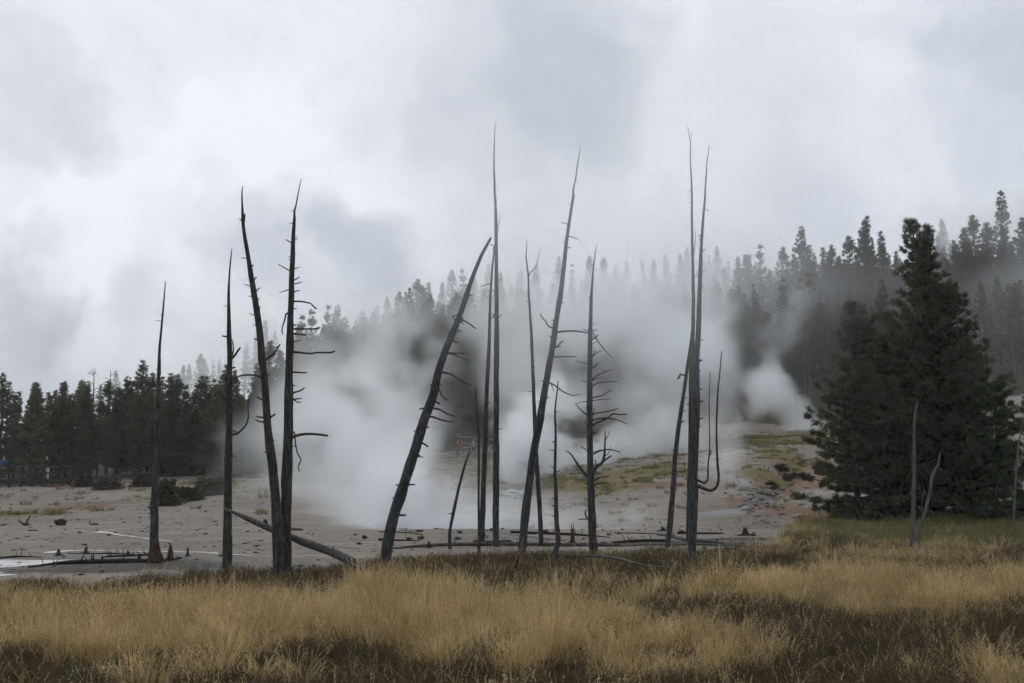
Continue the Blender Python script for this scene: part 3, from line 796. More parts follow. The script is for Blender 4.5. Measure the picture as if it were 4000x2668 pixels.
snag('branchy dead tree with upswept lower limbs like antlers', 28.3,
     [(2331, 955), (2324, 1002), (2317, 1053), (2313, 1115), (2309, 1196), (2306, 1300), (2305, 1400), (2304, 1497), (2304, 1663), (2306, 1829), (2309, 1950), (2312, 2030), (2318, 2165)],
     [2, 4, 6, 9, 14, 17, 19, 21, 23, 26, 30, 32, 38],
     [B(cC, [(640, 320), (670, 345), (692, 380), (740, 455), (790, 510), (830, 560)], 6, 3), B(cC, [(630, 322), (600, 312), (572, 303)], 4, 3), B(cC, [(645, 322), (693, 310)], 5, 4), B(cC, [(645, 400), (680, 380), (708, 357)], 6, 5), B(cC, [(645, 352), (690, 395)], 4, 3), B(cC, [(645, 440), (700, 412)], 4, 3),
      B(cC, [(640, 560), (675, 532), (700, 510), (740, 490)], 6, 3), B(cC, [(660, 535), (684, 502), (675, 475)], 4, 2), B(cC, [(630, 612), (600, 602), (540, 590), (518, 573)], 5, 2), B(cC, [(640, 650), (680, 630), (705, 605)], 8, 7), B(cC, [(645, 755), (680, 725), (720, 700), (765, 680), (828, 660)], 7, 3),
      B(cC, [(755, 685), (765, 660)], 6, 5), B(cC, [(645, 755), (690, 740), (740, 722)], 5, 3), B(cC, [(645, 815), (685, 785), (730, 770), (790, 765), (873, 762)], 6, 3), B(cC, [(630, 775), (568, 755)], 4, 3), B(cC, [(645, 912), (700, 895), (750, 882), (805, 845), (828, 842)], 6, 3), B(cC, [(645, 932), (700, 924), (760, 918), (820, 918)], 4, 2),
      B(cC, [(630, 940), (580, 938), (540, 950), (498, 963)], 4, 2), B(cC, [(630, 1065), (580, 1032), (540, 992), (515, 960)], 6, 3), B(cC, [(645, 1065), (690, 1040), (760, 1030), (840, 1012), (885, 998)], 6, 4), B(cC, [(655, 1060), (675, 1025), (678, 992)], 5, 3), B(cC, [(645, 1108), (700, 1090), (800, 1085), (880, 1100), (930, 1118), (965, 1137)], 7, 3),
      B(cC, [(645, 1160), (690, 1125), (750, 1102), (800, 1078), (838, 1045), (890, 1052), (965, 1047)], 8, 4), B(cC, [(630, 1138), (585, 1115)], 4, 3), B(cC, [(630, 1248), (590, 1254), (555, 1250)], 3, 2), B(cC, [(630, 1378), (590, 1350), (550, 1325)], 5, 3), B(cC, [(650, 1405), (690, 1385), (740, 1365), (800, 1358), (850, 1365), (904, 1382)], 7, 4),
      B(cC, [(650, 1382), (700, 1372), (735, 1357)], 4, 3), B(cC, [(645, 1600), (668, 1555), (700, 1505), (745, 1470), (763, 1410), (768, 1330), (770, 1260), (772, 1195)], 17, 4), B(cC, [(770, 1280), (795, 1235), (812, 1193)], 4, 2), B(cC, [(750, 1465), (790, 1435), (822, 1413)], 8, 6), B(cC, [(765, 1415), (800, 1390), (815, 1360), (822, 1325)], 4, 2),
      B(cC, [(695, 1510), (688, 1475), (682, 1448)], 5, 4), B(cC, [(640, 1620), (590, 1567), (545, 1505), (500, 1440), (470, 1395), (430, 1370)], 12, 4), B(cC, [(660, 1215), (690, 1203)], 4, 3), B(cC, [(655, 545), (605, 537)], 4, 3),
      B(cD, [(815, 470), (860, 452), (910, 432), (997, 415)], 8, 4), B(cD, [(870, 445), (890, 422)], 4, 3), B(cD, [(815, 540), (850, 505), (885, 488), (930, 485), (980, 492)], 8, 4), B(cD, [(800, 860), (765, 855), (735, 855), (680, 860)], 6, 4), B(cD, [(790, 855), (755, 830), (745, 790), (765, 755)], 8, 4),
      B(cD, [(820, 630), (860, 622), (880, 597)], 6, 4), B(cD, [(800, 548), (730, 535)], 5, 3), B(cD, [(810, 660), (770, 655), (735, 640)], 5, 3), B(cD, [(830, 950), (885, 930)], 5, 3), B(cD, [(800, 500), (760, 490), (740, 490)], 7, 5)],
     'bark_charcoal', 12, seed=27)
snag('slim dead trunk with a hooked stub, leaning into the double-topped snags at right', 31.8,
     [(2704, 1262), (2701, 1307), (2693, 1373), (2679, 1481), (2662, 1597), (2641, 1746), (2625, 1953), (2608, 2130)], [6, 8, 10, 13, 16, 19, 21, 23],
     [B(cE, [(1210, 262), (1180, 240), (1145, 235), (1115, 220), (1095, 260), (1075, 290)], 9, 7), B(cE, [(1180, 560), (1205, 555)], 4, 3), B(cE, [(1125, 910), (1150, 888), (1168, 882)], 6, 4)], 'bark_charcoal', 9, seed=29)
snag('tall dead trunk with a tiny forked tip, left and rear of the double-topped snags', 33.2,
     [(2686, 494), (2693, 533), (2697, 551), (2697, 630), (2700, 686), (2703, 768), (2703, 859), (2704, 936), (2706, 1012), (2708, 1089), (2709, 1196), (2707, 1300), (2701, 1414), (2698, 1580), (2697, 1746), (2693, 1912), (2690, 2061), (2689, 2112)],
     [2, 3, 4, 5, 6, 8, 9, 10, 11, 12, 14, 15, 16, 17, 18, 19, 20, 20],
     [B(c8, [(1953, 300), (1960, 262), (1962, 228)], 3, 1.5), B(c8, [(1975, 1345), (2000, 1325), (2003, 1285)], 4, 2), B(c8, [(1976, 1175), (1988, 1090), (1993, 985)], 5, 2)], 'bark_charcoal', 14, seed=31)
snag('tall dead trunk with J-shaped limbs curving upward, right of the double-topped snags', 26.5,
     [(2770, 568), (2766, 604), (2760, 640), (2760, 676), (2756, 716), (2753, 783), (2747, 849), (2742, 921), (2738, 987), (2735, 1064), (2731, 1196), (2727, 1300), (2722, 1414), (2720, 1580), (2714, 1746), (2709, 1912), (2706, 2036), (2701, 2192)],
     [2, 3, 4, 5, 6, 8, 10, 12, 13, 15, 18, 20, 23, 27, 29, 33, 32, 32],
     [([(2708, 1888), (2724, 1897), (2750, 1908), (2778, 1916), (2800, 1900), (2807, 1865), (2801, 1787), (2799, 1663), (2804, 1531), (2811, 1464), (2819, 1371)], 16, 4),
      ([(2708, 1862), (2724, 1874), (2750, 1886), (2764, 1872), (2766, 1816), (2772, 1746), (2770, 1580), (2774, 1458)], 11, 3), B(c3, [(203, 940), (213, 935), (213, 915)], 5, 4),
      B(c3, [(128, 1085), (105, 1062), (85, 1035), (74, 1008)], 6, 2), B(c3, [(125, 1065), (105, 1045), (92, 1010), (84, 948)], 5, 2), B(c3, [(145, 630), (172, 627)], 7, 5), B(c3, [(145, 688), (176, 683)], 7, 5), B(c3, [(145, 770), (175, 765)], 7, 5), B(c3, [(145, 806), (168, 804)], 5, 3),
      B(c3, [(148, 505), (165, 495), (172, 490)], 5, 4), B(c8, [(2028, 1420), (2050, 1408)], 5, 4), B(c3, [(155, 150), (173, 145)], 5, 3)], 'bark_charcoal', 14, seed=33)
snag('pale grey bare pole standing before the dark pines at right', 29.2,
     [(3584, 1573), (3580, 1590), (3575, 1615), (3571, 1671), (3571, 1752), (3571, 1834), (3569, 1915), (3567, 1996), (3564, 2078), (3564, 2168)], [6, 7, 8, 9, 11, 12, 13, 14, 16, 17],
     [B(cR, [(305, 1275), (330, 1305)], 4, 3), B(cR, [(305, 1035), (335, 1062), (358, 1085), (385, 1105)], 8, 5)], 'bark_grey', 5, seed=35, group='grey dead poles at right', tip_jag=.05)
snag('crooked grey dead trunk leaning right beside the pale pole', 30.0,
     [(3671, 1769), (3669, 1795), (3664, 1818), (3652, 1839), (3641, 1866), (3633, 1920), (3618, 1985), (3605, 2029), (3590, 2078), (3583, 2152)], [6, 7, 8, 9, 10, 10, 11, 11, 12, 13],
     [B(cR, [(395, 1102), (430, 1098), (455, 1105)], 5, 3), B(cR, [(375, 1120), (368, 1050), (388, 925)], 5, 3), B(cR, [(490, 790), (520, 795)], 4, 3)], 'bark_grey', 4, seed=37, group='grey dead poles at right', tip_jag=.04)

# ------------------------------------------------------------------ fallen logs, stumps, drift wood
def log(label, path, dia, mat, lifts=None, name='fallen_log', group='fallen logs on the clay flat', cat='log', seed=1, twigs=0, rough=.14):
    rs = random.Random(seed)
    pts = []
    for i, (x, y) in enumerate(path):
        p = G(x, y)
        lift = (lifts[i] if lifts else 0)
        p = P(x, y, G(x, y, max(lift, 0))[1]) if lift else p
        p = np.array(p)
        p[2] = tz(p[0], p[1]) + lift + dia[i] / 2 * p[1] / FPX * .8
        pts.append(p)
    rad = [d / 2 * p[1] / FPX for d, p in zip(dia, pts)]
    base = np.array(pts[0]); base[2] = tz(base[0], base[1])
    t = link(name, None, loc=base); t.empty_display_size = .1
    tag(t, label, cat, group)
    link('trunk', tube_mesh('trunk', np.array(pts) - base, rad, mat, step=.12, sides=10, rough=rough, seed=seed, ridge=.12, cap_jag=.1), t)
    P_, R_ = smooth_path(np.array(pts), np.array(rad), .12)
    for k in range(twigs):
        i = int(rs.uniform(.1, .95) * (len(P_) - 1))
        a = rs.uniform(0, math.pi)
        dr = np.array([rs.uniform(-.6, .6), math.cos(a) * .5, abs(math.sin(a)) + .2]); dr /= np.linalg.norm(dr)
        ln = rs.uniform(.08, .30)
        tube_part('branch_stub', [P_[i], P_[i] + dr * ln * .6, P_[i] + dr * ln + np.array([rs.uniform(-.05, .05), 0, 0])], [R_[i] * .35, R_[i] * .25, .004], mat, t, base, step=.06, sides=5, rough=.2, seed=k)
    return t

# leaning log wedged between the paired trunks
bp = [P(1425, 2222, 23.0), P(1370, 2192, 23.1), P(1290, 2155, 23.3), P(1190, 2118, 23.75), P(1110, 2085, 24.5), P(1040, 2058, 24.9), P(960, 2022, 25.2), P(876, 1988, 25.55)]
bp[0][2] = max(bp[0][2], tz(bp[0][0], bp[0][1]) + .1)
bs = np.array(bp[0]); bs[2] = tz(bs[0], bs[1])
lt = link('fallen_log', None, loc=bs)
tag(lt, 'long weathered log propped slantwise between the paired snags', 'log', 'fallen logs on the clay flat')
link('trunk', tube_mesh('trunk', np.array(bp) - bs, np.array([30, 31, 29, 25, 23, 21, 17, 10]) / 2 * 24 / FPX, 'log_weathered', step=.1, sides=12, rough=.2, seed=51, ridge=.25, cap_jag=.15), lt)
for k, (i, dx) in enumerate(((2, .1), (4, -.1), (5, .05))):
    tube_part('branch_stub', [bp[i], bp[i] + np.array([dx, -.12, .14])], [.03, .012], 'log_weathered', lt, bs, step=.05, sides=6)

log('short broken log end jutting right of the paired snags', [(1118, 2071), (1140, 2071), (1177, 2073)], [12, 12, 9], 'log_weathered', seed=52)
log('long charred log along the grass edge at left', [(110, 2218), (190, 2209), (270, 2204), (385, 2201), (500, 2199), (585, 2197)], [5, 10, 16, 18, 18, 12], 'wood_black', seed=53, twigs=10)
log('thin dark log lying at the far left edge of the flat', [(-20, 2185), (30, 2181), (62, 2177), (105, 2177), (157, 2178)], [9, 8, 8, 5, 3], 'wood_black', seed=54, twigs=5)
log('long black log behind the central snags', [(1996, 2083), (2072, 2086), (2176, 2090), (2298, 2096), (2340, 2098), (2382, 2101)], [12, 11, 11, 9, 5, 3], 'wood_black', seed=55, twigs=4)
log('bleached white log crossing behind the leaning trunk', [(1950, 2084), (1998, 2090), (2081, 2099), (2147, 2107), (2208, 2114)], [4, 6, 8, 9, 8], 'wood_pale', seed=56)
log('thin dark log behind the tallest snag', [(1850, 2117), (1900, 2118), (1992, 2117)], [8, 6, 8], 'wood_black', seed=57, twigs=3)
log('very long half-buried dark log along the centre grass edge', [(1532, 2146), (1640, 2138), (1800, 2133), (2000, 2131), (2200, 2134), (2420, 2135)], [6, 12, 15, 15, 15, 12], 'log_weathered', seed=58, twigs=3)
log('very long pale thin log along the right grass edge', [(2425, 2134), (2640, 2130), (2840, 2133), (3000, 2140), (3200, 2150)], [7, 8, 8, 7, 4], 'bark_grey', seed=59, twigs=3)
log('black log lying left of the double-topped snags', [(2395, 2122), (2470, 2119), (2530, 2117), (2598, 2117)], [8, 12, 13, 12], 'wood_black', seed=60, twigs=4)
log('splintered grey log passing behind the double-topped snags', [(2566, 2090), (2620, 2100), (2684, 2114), (2760, 2120), (2830, 2124)], [10, 15, 14, 13, 5], 'bark_grey', seed=61, twigs=6)
log('thin flat dark log right of the double-topped snags', [(2712, 2087), (2770, 2087), (2826, 2086)], [8, 9, 5], 'wood_black', seed=62, twigs=2)
log('bent pale branch lying in the grass at right', [(2895, 2162), (2935, 2156), (2992, 2147), (3030, 2131), (3058, 2121)], [5, 6, 6, 5, 4], 'bark_grey', seed=63)
log('pale bowed log half hidden in grass right of the branchy snag', [(2180, 2166), (2266, 2174), (2345, 2178), (2420, 2190), (2480, 2204), (2530, 2214), (2640, 2221)], [5, 7, 10, 11, 9, 6, 4], 'bark_grey', lifts=[.3, .3, .34, .32, .3, .28, .26], seed=64, twigs=0)
log('thin dark twig-like log at the far side of the flat', [(2398, 2084), (2480, 2085), (2570, 2087)], [4, 4, 3], 'wood_black', seed=65)
log('thin dark branch lying behind the steep leaning trunk', [(1481, 2080), (1540, 2080), (1632, 2087), (1656, 2098)], [4, 5, 4, 3], 'wood_black', seed=66, twigs=3)
log('short bleached branch behind the steep leaning trunk', [(1546, 2067), (1580, 2071), (1612, 2079)], [4, 6, 5], 'wood_pale', seed=67)
log('thin dark log at the right foot of the steep leaning trunk', [(1520, 2114), (1560, 2114), (1640, 2113)], [9, 7, 4], 'wood_black', seed=68, twigs=2)
log('white driftwood strand right of the propped log', [(1250, 2133), (1330, 2138), (1404, 2144)], [4, 6, 4], 'wood_pale', seed=69)
log('small dark log on the left clay flat', [(352, 2051), (381, 2050)], [5, 7], 'wood_black', seed=70, twigs=2)
log('short dark stick on the left clay flat below the dead shrubs', [(108, 2074), (145, 2074)], [4, 4], 'wood_black', seed=71)
log('long dark roots strewn beside the rusty foot of the lone snag', [(395, 2180), (450, 2176), (520, 2174), (590, 2170)], [4, 7, 8, 10], 'wood_black', seed=72, twigs=12)
log('grey broken branch in the dark grass below the lone snag', [(645, 2245), (680, 2243), (712, 2246)], [4, 6, 4], 'wood_pale', lifts=[.22, .22, .22], seed=73)
log('thin black log behind the row of rusty stumps', [(262, 2163), (340, 2166), (420, 2165), (520, 2168)], [3, 4, 6, 4], 'wood_black', seed=74, twigs=9)

def stump(label, px, top, bot, w, mat, seed=1, spikes=3, name='stump', group='broken stumps on the flat', lift=0.0, lean=0.0, roots=4):
    """broken stump: flared foot with a splintered top"""
    rs = random.Random(seed)
    p = G(px, bot, lift); d = p[1]
    s = d / FPX
    H, W = (bot - top) * s + lift, w * s
    base = np.array([p[0], p[1], tz(p[0], p[1])])
    t = link(name, None, loc=base); t.empty_display_size = .1
    tag(t, label, 'stump', group)
    hs = np.array([-.08, 0.0, .08, .2, .36, .5]) * H
    rr = np.array([.62, .52, .44, .40, .37, .34]) * W
    sides = 18
    a = np.linspace(0, 2 * np.pi, sides, endpoint=False)
    rows = []
    for i, (h, r) in enumerate(zip(hs, rr)):
        q = vnoise(np.cos(a) * 1.5 + seed, np.sin(a) * 1.5, np.full(sides, h * 2))
        rad = r * (1 + (.7 if i < 3 else .35) * (q - .5) * 2)
        z = np.full(sides, h)
        if i == len(hs) - 1:                                  # splintered rim, highest on one side
            j = vnoise(np.arange(sides) * 1.7 + seed, np.zeros(sides), np.zeros(sides))
            side = .5 + .5 * np.cos(a - rs.uniform(0, 6.28))
            z = h + (H - h) * (.15 + .85 * side ** 2 * (.55 + .45 * j))
            rad = rad * (1 - .35 * side)
        rows.append(np.stack([np.cos(a) * rad + lean * max(h, 0) + lean * 0, np.sin(a) * rad, z], -1))
    inner = rows[-1].copy(); inner[:, :2] *= .55; inner[:, 2] = hs[-2]
    rows.append(inner)
    V_ = np.vstack(rows); n = len(rows)
    idx = np.arange(n * sides).reshape(n, sides)
    q = np.stack([idx[:-1], np.roll(idx, -1, 1)[:-1], np.roll(idx, -1, 1)[1:], idx[1:]], -1).reshape(-1, 4)
    V_ = np.vstack([V_, [0, 0, hs[-2] * .9]])
    tr = np.array([(n * sides, idx[-1][k], idx[-1][(k + 1) % sides]) for k in range(sides)])
    link('body', mesh_np('body', V_, [q, tr], mat, smooth=False), t)
    for k in range(spikes):
        an = rs.uniform(0, 6.28); r0 = W * .2
        b0 = np.array([math.cos(an) * r0, math.sin(an) * r0, H * .3])
        tp = np.array([b0[0] * rs.uniform(.5, 1.3) + lean * H, b0[1], H * rs.uniform(.7, 1.05)])
        link('splinter', tube_mesh('splinter', [b0, (b0 + tp) / 2, tp], [W * .12, W * .09, W * .015], mat, step=.05, sides=5, rough=.3, seed=k), t)
    for k in range(roots):
        an = 6.28 * k / roots + rs.uniform(-.4, .4)
        dr = np.array([math.cos(an), math.sin(an), 0])
        ln = W * rs.uniform(.7, 1.5)
        link('root', tube_mesh('root', [dr * W * .3 + np.array([0, 0, H * .12]), dr * W * .7 + np.array([0, 0, .03]), dr * (W * .5 + ln) + np.array([0, 0, -.03])], [W * .14, W * .10, W * .03], mat, step=.06, sides=6, rough=.3, seed=seed + k), t)
    return t

stump('small pointed rusty stump, leftmost of the stump row', 228, 2143, 2172, 18, 'wood_rust', 3)
stump('pointed red-brown stump, second of the stump row', 334, 2131, 2161, 17, 'wood_rust', 4, lean=.1)
stump('small dark stump left of the lone snag', 499, 2147, 2170, 13, 'wood_black', 5)
stump('split brown stump just right of the lone snag', 664, 2122, 2190, 26, 'wood_rust', 6, spikes=4)
stump('black squat stump at the left of the lone snag foot', 545, 2166, 2192, 20, 'wood_black', 16, spikes=2)
stump('narrow horn-shaped dark stump at the end of the stump row', 733, 2131, 2173, 12, 'wood_black', 7, spikes=1)
stump('tiny rusty stump just left of the second snag', 858, 2150, 2175, 6, 'wood_rust', 8, spikes=1, roots=2)
stump('tiny rusty stump close against the second snag', 866, 2152, 2176, 5, 'wood_rust', 18, spikes=1, roots=2)
stump('tall splintered rust-red stump among the central logs', 2236, 2044, 2127, 24, 'wood_rust', 9, spikes=4)
stump('jagged black stump at the right end of the clay flat', 2912, 2057, 2092, 32, 'wood_black', 10, spikes=3)
stump('squat black stump behind the hooked snag', 2590, 2054, 2075, 22, 'wood_black', 11, spikes=1)
stump('dark broken post in the grass edge near the short leaning pole', 1675, 2107, 2142, 13, 'wood_black', 12, spikes=2, roots=2)
stump('short bleached white lichen-covered stump in the grass', 2171, 2212, 2275, 20, 'lichen_white', 13, spikes=2, lift=.22, roots=2)

def stick(label, path, dia, mat, d, seed=1):
    pts = [P(x, y, d) for x, y in path]
    base = np.array(pts[0]); base[2] = tz(base[0], base[1])
    pts.insert(0, base + np.array([0, 0, -.05]))
    o = link('upright_stick', tube_mesh('upright_stick', np.array(pts) - base, np.array([dia[0]] + list(dia)) / 2 * d / FPX, mat, step=.08, sides=8, rough=.2, seed=seed, cap_jag=.03), loc=base)
    return tag(o, label, 'stick')
stick('dark crooked stick upright in the grass below the right-leaning trunk', [(2012, 2235), (2018, 2205), (2026, 2172)], [10, 9, 7], 'wood_black', 23.6)
stick('small dark stick poking out of the tan grass at centre', [(1672, 2325), (1677, 2308)], [8, 6], 'wood_black', 18.2)

def drift_mesh(seed, n_arm=6):
    """a weathered root wad: a lumpy knot with stubby broken roots"""
    rs = random.Random(seed)
    bm = bmesh.new()
    bmesh.ops.create_icosphere(bm, subdivisions=2, radius=1)
    for v in bm.verts:
        c = v.co
        q = vnoise(np.array([c.x * 2 + seed]), np.array([c.y * 2]), np.array([c.z * 2]))[0]
        v.co = Vector((c.x * .55, c.y * .4, max(-.1, c.z * .36 + .2))) * (.6 + .9 * q)
    me = bpy.data.meshes.new('tmp'); bm.to_mesh(me); bm.free()
    Vs = [np.array([v.co[:] for v in me.vertices])]; Fs = [np.array([p.vertices[:] for p in me.polygons])]; Qs = []
    off = len(Vs[0]); bpy.data.meshes.remove(me)
    for k in range(n_arm):
        an = rs.uniform(0, 6.28); up = rs.uniform(-.1, .9)
        dr = np.array([math.cos(an), math.sin(an) * .7, up])
        ln = rs.uniform(.45, 1.0)
        p, r = smooth_path([dr * .15 + [0, 0, .12], dr * ln * .6 + [0, 0, .12], dr * ln + [rs.uniform(-.15, .15), 0, .06]], [.13, .09, .03], .2)
        v, q, t_ = tube(p, r, 6, .3, k)
        Vs.append(v); Qs.append(q + off); Fs.append(t_ + off); off += len(v)
    return np.vstack(Vs), [np.vstack(Qs), np.vstack(Fs)]

DRIFT = []
for k in range(7):
    v, f = drift_mesh(40 + k, 4 + k % 4)
    DRIFT.append((v, f))
_dm = {}
def drift(label, px, py, w, mat, seed=0, h=1.0, name='root_wad', cat='driftwood', group='weathered root wads on the clay flat'):
    p = G(px, py)
    k = seed % len(DRIFT)
    if (k, mat) not in _dm:
        _dm[(k, mat)] = mesh_np('root_wad', *DRIFT[k], mat, smooth=False)
    o = link(name, _dm[(k, mat)], loc=(p[0], p[1], p[2] - .02))
    s = w * p[1] / FPX * .62
    o.scale = (s, s, s * h)
    o.rotation_euler = (0, 0, random.Random(seed * 7 + 1).uniform(0, 6.28))
    return tag(o, label, cat, group)

for label, px, py, w, mat, sd, h in [
    ('upturned dark root wad left of the steep leaning trunk', 1423, 2104, 30, 'wood_black', 1, 1.3), ('dark root wad against the foot of the steep leaning trunk', 1488, 2112, 30, 'wood_black', 2, 1.0),
    ('small dark root wad below the upturned one', 1404, 2128, 26, 'wood_black', 3, 1.1), ('rust-coloured root heap at the edge of the hot pool', 1636, 2078, 36, 'wood_rust', 4, .8),
    ('dark slab of root wood near the short leaning pole', 1644, 2106, 42, 'wood_black', 5, .8), ('broad brown root mound right of the short leaning pole', 1787, 2109, 40, 'log_weathered', 6, 1.0),
    ('small dark wad behind the root mound', 1797, 2084, 30, 'wood_black', 0, .9), ('small dark wad left of the slim leaning snag foot', 1902, 2100, 16, 'wood_black', 1, 1.2),
    ('dark boulder-like root behind the tallest snag', 1919, 2074, 20, 'wood_black', 2, 1.5), ('black round root wad on the long black log', 2135, 2084, 28, 'wood_black', 3, 1.5),
    ('small dark wad just right of the tall rust-red stump', 2279, 2107, 16, 'wood_black', 4, 1.3), ('dark bark lump beside the branchy snag', 2381, 2090, 34, 'wood_black', 5, .7),
    ('low dark debris right of the branchy snag foot', 2355, 2124, 36, 'wood_black', 6, .7), ('small dark wad behind the branchy snag at the pool edge', 2355, 2072, 16, 'wood_black', 0, 1.0),
    ('small flat dark wad on the far edge of the terrace', 2431, 2069, 24, 'wood_black', 1, .6), ('low dark wad on the far terrace edge left of the black stump', 2494, 2072, 18, 'wood_black', 2, .8),
    ('tiny dark wad beside the squat black stump', 2522, 2069, 14, 'wood_black', 3, .9), ('dark heap of roots just left of the double-topped snags', 2662, 2086, 44, 'wood_black', 4, .9),
    ('small dark wad right of the double-topped snags', 2801, 2112, 18, 'wood_black', 5, 1.2), ('tiny dark wad among pale logs at right', 2822, 2103, 12, 'wood_black', 6, 1.2),
    ('dark mound beside the jagged black stump', 2944, 2094, 34, 'wood_black', 0, .8), ('dark lump in front of the long pale log', 2750, 2142, 22, 'wood_black', 1, 1.0),
    ('dark wad on top of the black log', 2471, 2116, 16, 'wood_black', 2, 1.3), ('pale forked root standing among logs at right', 2858, 2116, 22, 'wood_pale', 3, 2.4),
    ('broad heap of black roots on the far left flat', 236, 2052, 52, 'wood_black', 4, 1.3), ('small dark wad below the heap of black roots', 198, 2058, 20, 'wood_black', 5, .8),
    ('dark wad at the far left picture edge', 10, 2054, 22, 'wood_black', 6, .9), ('dark root at the bend of the stream', 379, 2072, 16, 'wood_black', 0, .9),
    ('dark upright root snag behind the paired trunks', 1036, 2048, 26, 'wood_black', 1, 2.2), ('dark wad at the split brown stump', 700, 2184, 34, 'wood_black', 2, .9),
    ('dark root debris right of the stump row', 770, 2186, 30, 'wood_black', 3, .5), ('small dark debris on the clay right of the second snag', 925, 2172, 20, 'wood_black', 4, .5)]:
    drift(label, px, py, w, mat, sd, h)

# antler-like dead shrub on the far left flat
p0 = G(101, 2054); d0 = p0[1]
ds = link('dead_shrub', None, loc=p0)
tag(ds, 'small dead shrub with two antler-like arms on the far left flat', 'dead shrub')
c0 = crop(0, 1700, 2.613)
for bp_ in ([(262, 920), (235, 900), (200, 880), (190, 850)], [(262, 920), (275, 880), (300, 840), (312, 818)], [(262, 922), (255, 905), (230, 915)], [(265, 922), (290, 905), (305, 912)]):
    pp = [P(x, y, d0 + .15 * i) for i, (x, y) in enumerate(c0(bp_))]
    pp[0][2] = p0[2] - .03
    tube_part('stem', pp, np.linspace(.05, .015, len(pp)), 'wood_black', ds, p0, step=.08, sides=6, rough=.2)

# scattered chunks of bark and wood
cm = [mesh_np('bark_chunk', *DRIFT[k], 'wood_black', smooth=False) for k in (0, 2, 5)]
rs = random.Random(99)
cnt = 0
while cnt < 90:
    px, py = rs.uniform(40, 3000), rs.uniform(2030, 2170)
    if cnt > 55:
        px, py = rs.uniform(1250, 2850), rs.uniform(2066, 2128)
    p = G(px, py)
    if p[1] > grass_edge(px) + .5 and p[1] < 56 and not (px > 1150 and p[1] > 38):
        o = link('bark_chunk', cm[cnt % 3], loc=(p[0], p[1], p[2] - .01))
        s = rs.uniform(.035, .10) * (1.3 if rs.random() < .2 else 1)
        o.scale = (s * rs.uniform(1, 2.2), s, s * rs.uniform(.4, .9)); o.rotation_euler = (0, 0, rs.uniform(0, 3.1))
        tag(o, 'small dark chunk of bark scattered on the clay flat', 'bark chunk', 'bark chunks scattered on the clay flat')
        cnt += 1

# ------------------------------------------------------------------ rocks at the vents and in the gully
def rock_mesh(seed):
    bm = bmesh.new()
    bmesh.ops.create_icosphere(bm, subdivisions=2, radius=1)
    r_ = random.Random(seed)
    cuts = [Vector((r_.uniform(-1, 1), r_.uniform(-1, 1), r_.uniform(-1, 1))).normalized() for _ in range(7)]
    for v in bm.verts:
        for n_ in cuts:
            q = v.co.dot(n_)
            if q > .62:
                v.co -= n_ * (q - .62)
        v.co.z *= .6
    me = bpy.data.meshes.new('rock'); bm.to_mesh(me); bm.free()
    return me
RK = []
for k in range(5):
    for mt in ('rock', 'rock_pale'):
        me = rock_mesh(k); me.materials.append(MATS[mt]); RK.append(me)
rs = random.Random(5)
for k in range(75):
    if k < 50:
        px, py = rs.gauss(2975, 55), rs.gauss(1932, 14)
    else:
        px, py = rs.uniform(2870, 3180), rs.uniform(1965, 2045)
    p = G(px, py)
    o = link('rock', RK[(k % 5) * 2 + (1 if rs.random() < .2 else 0)], loc=p)
    s = rs.uniform(.10, .32)
    o.scale = (s * rs.uniform(.9, 1.6), s, s * rs.uniform(.7, 1.1)); o.rotation_euler = (rs.uniform(-.3, .3), 0, rs.uniform(0, 6.28))
    if k < 50:
        tag(o, 'loose grey rock heaped below the lower right steam vent', 'rock', 'rocks heaped below the lower right steam vent')
    else:
        tag(o, 'loose rock scattered in the rusty gully at right', 'rock', 'rocks scattered in the rusty gully')
p = G(3128, 2016)
o = link('rock', RK[1], loc=p); o.scale = (.42, .25, .2)
tag(o, 'large pale slab rock in the rusty gully at right', 'rock')
for k in range(14):
    p = G(rs.uniform(1975, 2075), rs.uniform(1915, 1945))
    o = link('rock', RK[(k % 5) * 2 + 1], loc=p); s = rs.uniform(.2, .5)
    o.scale = (s * 1.5, s, s * .5); o.rotation_euler = (0, 0, rs.uniform(0, 6))
    tag(o, 'pale slab on the ledge left of the central steam vent', 'rock', 'pale slabs on the ledge beside the central steam vent')

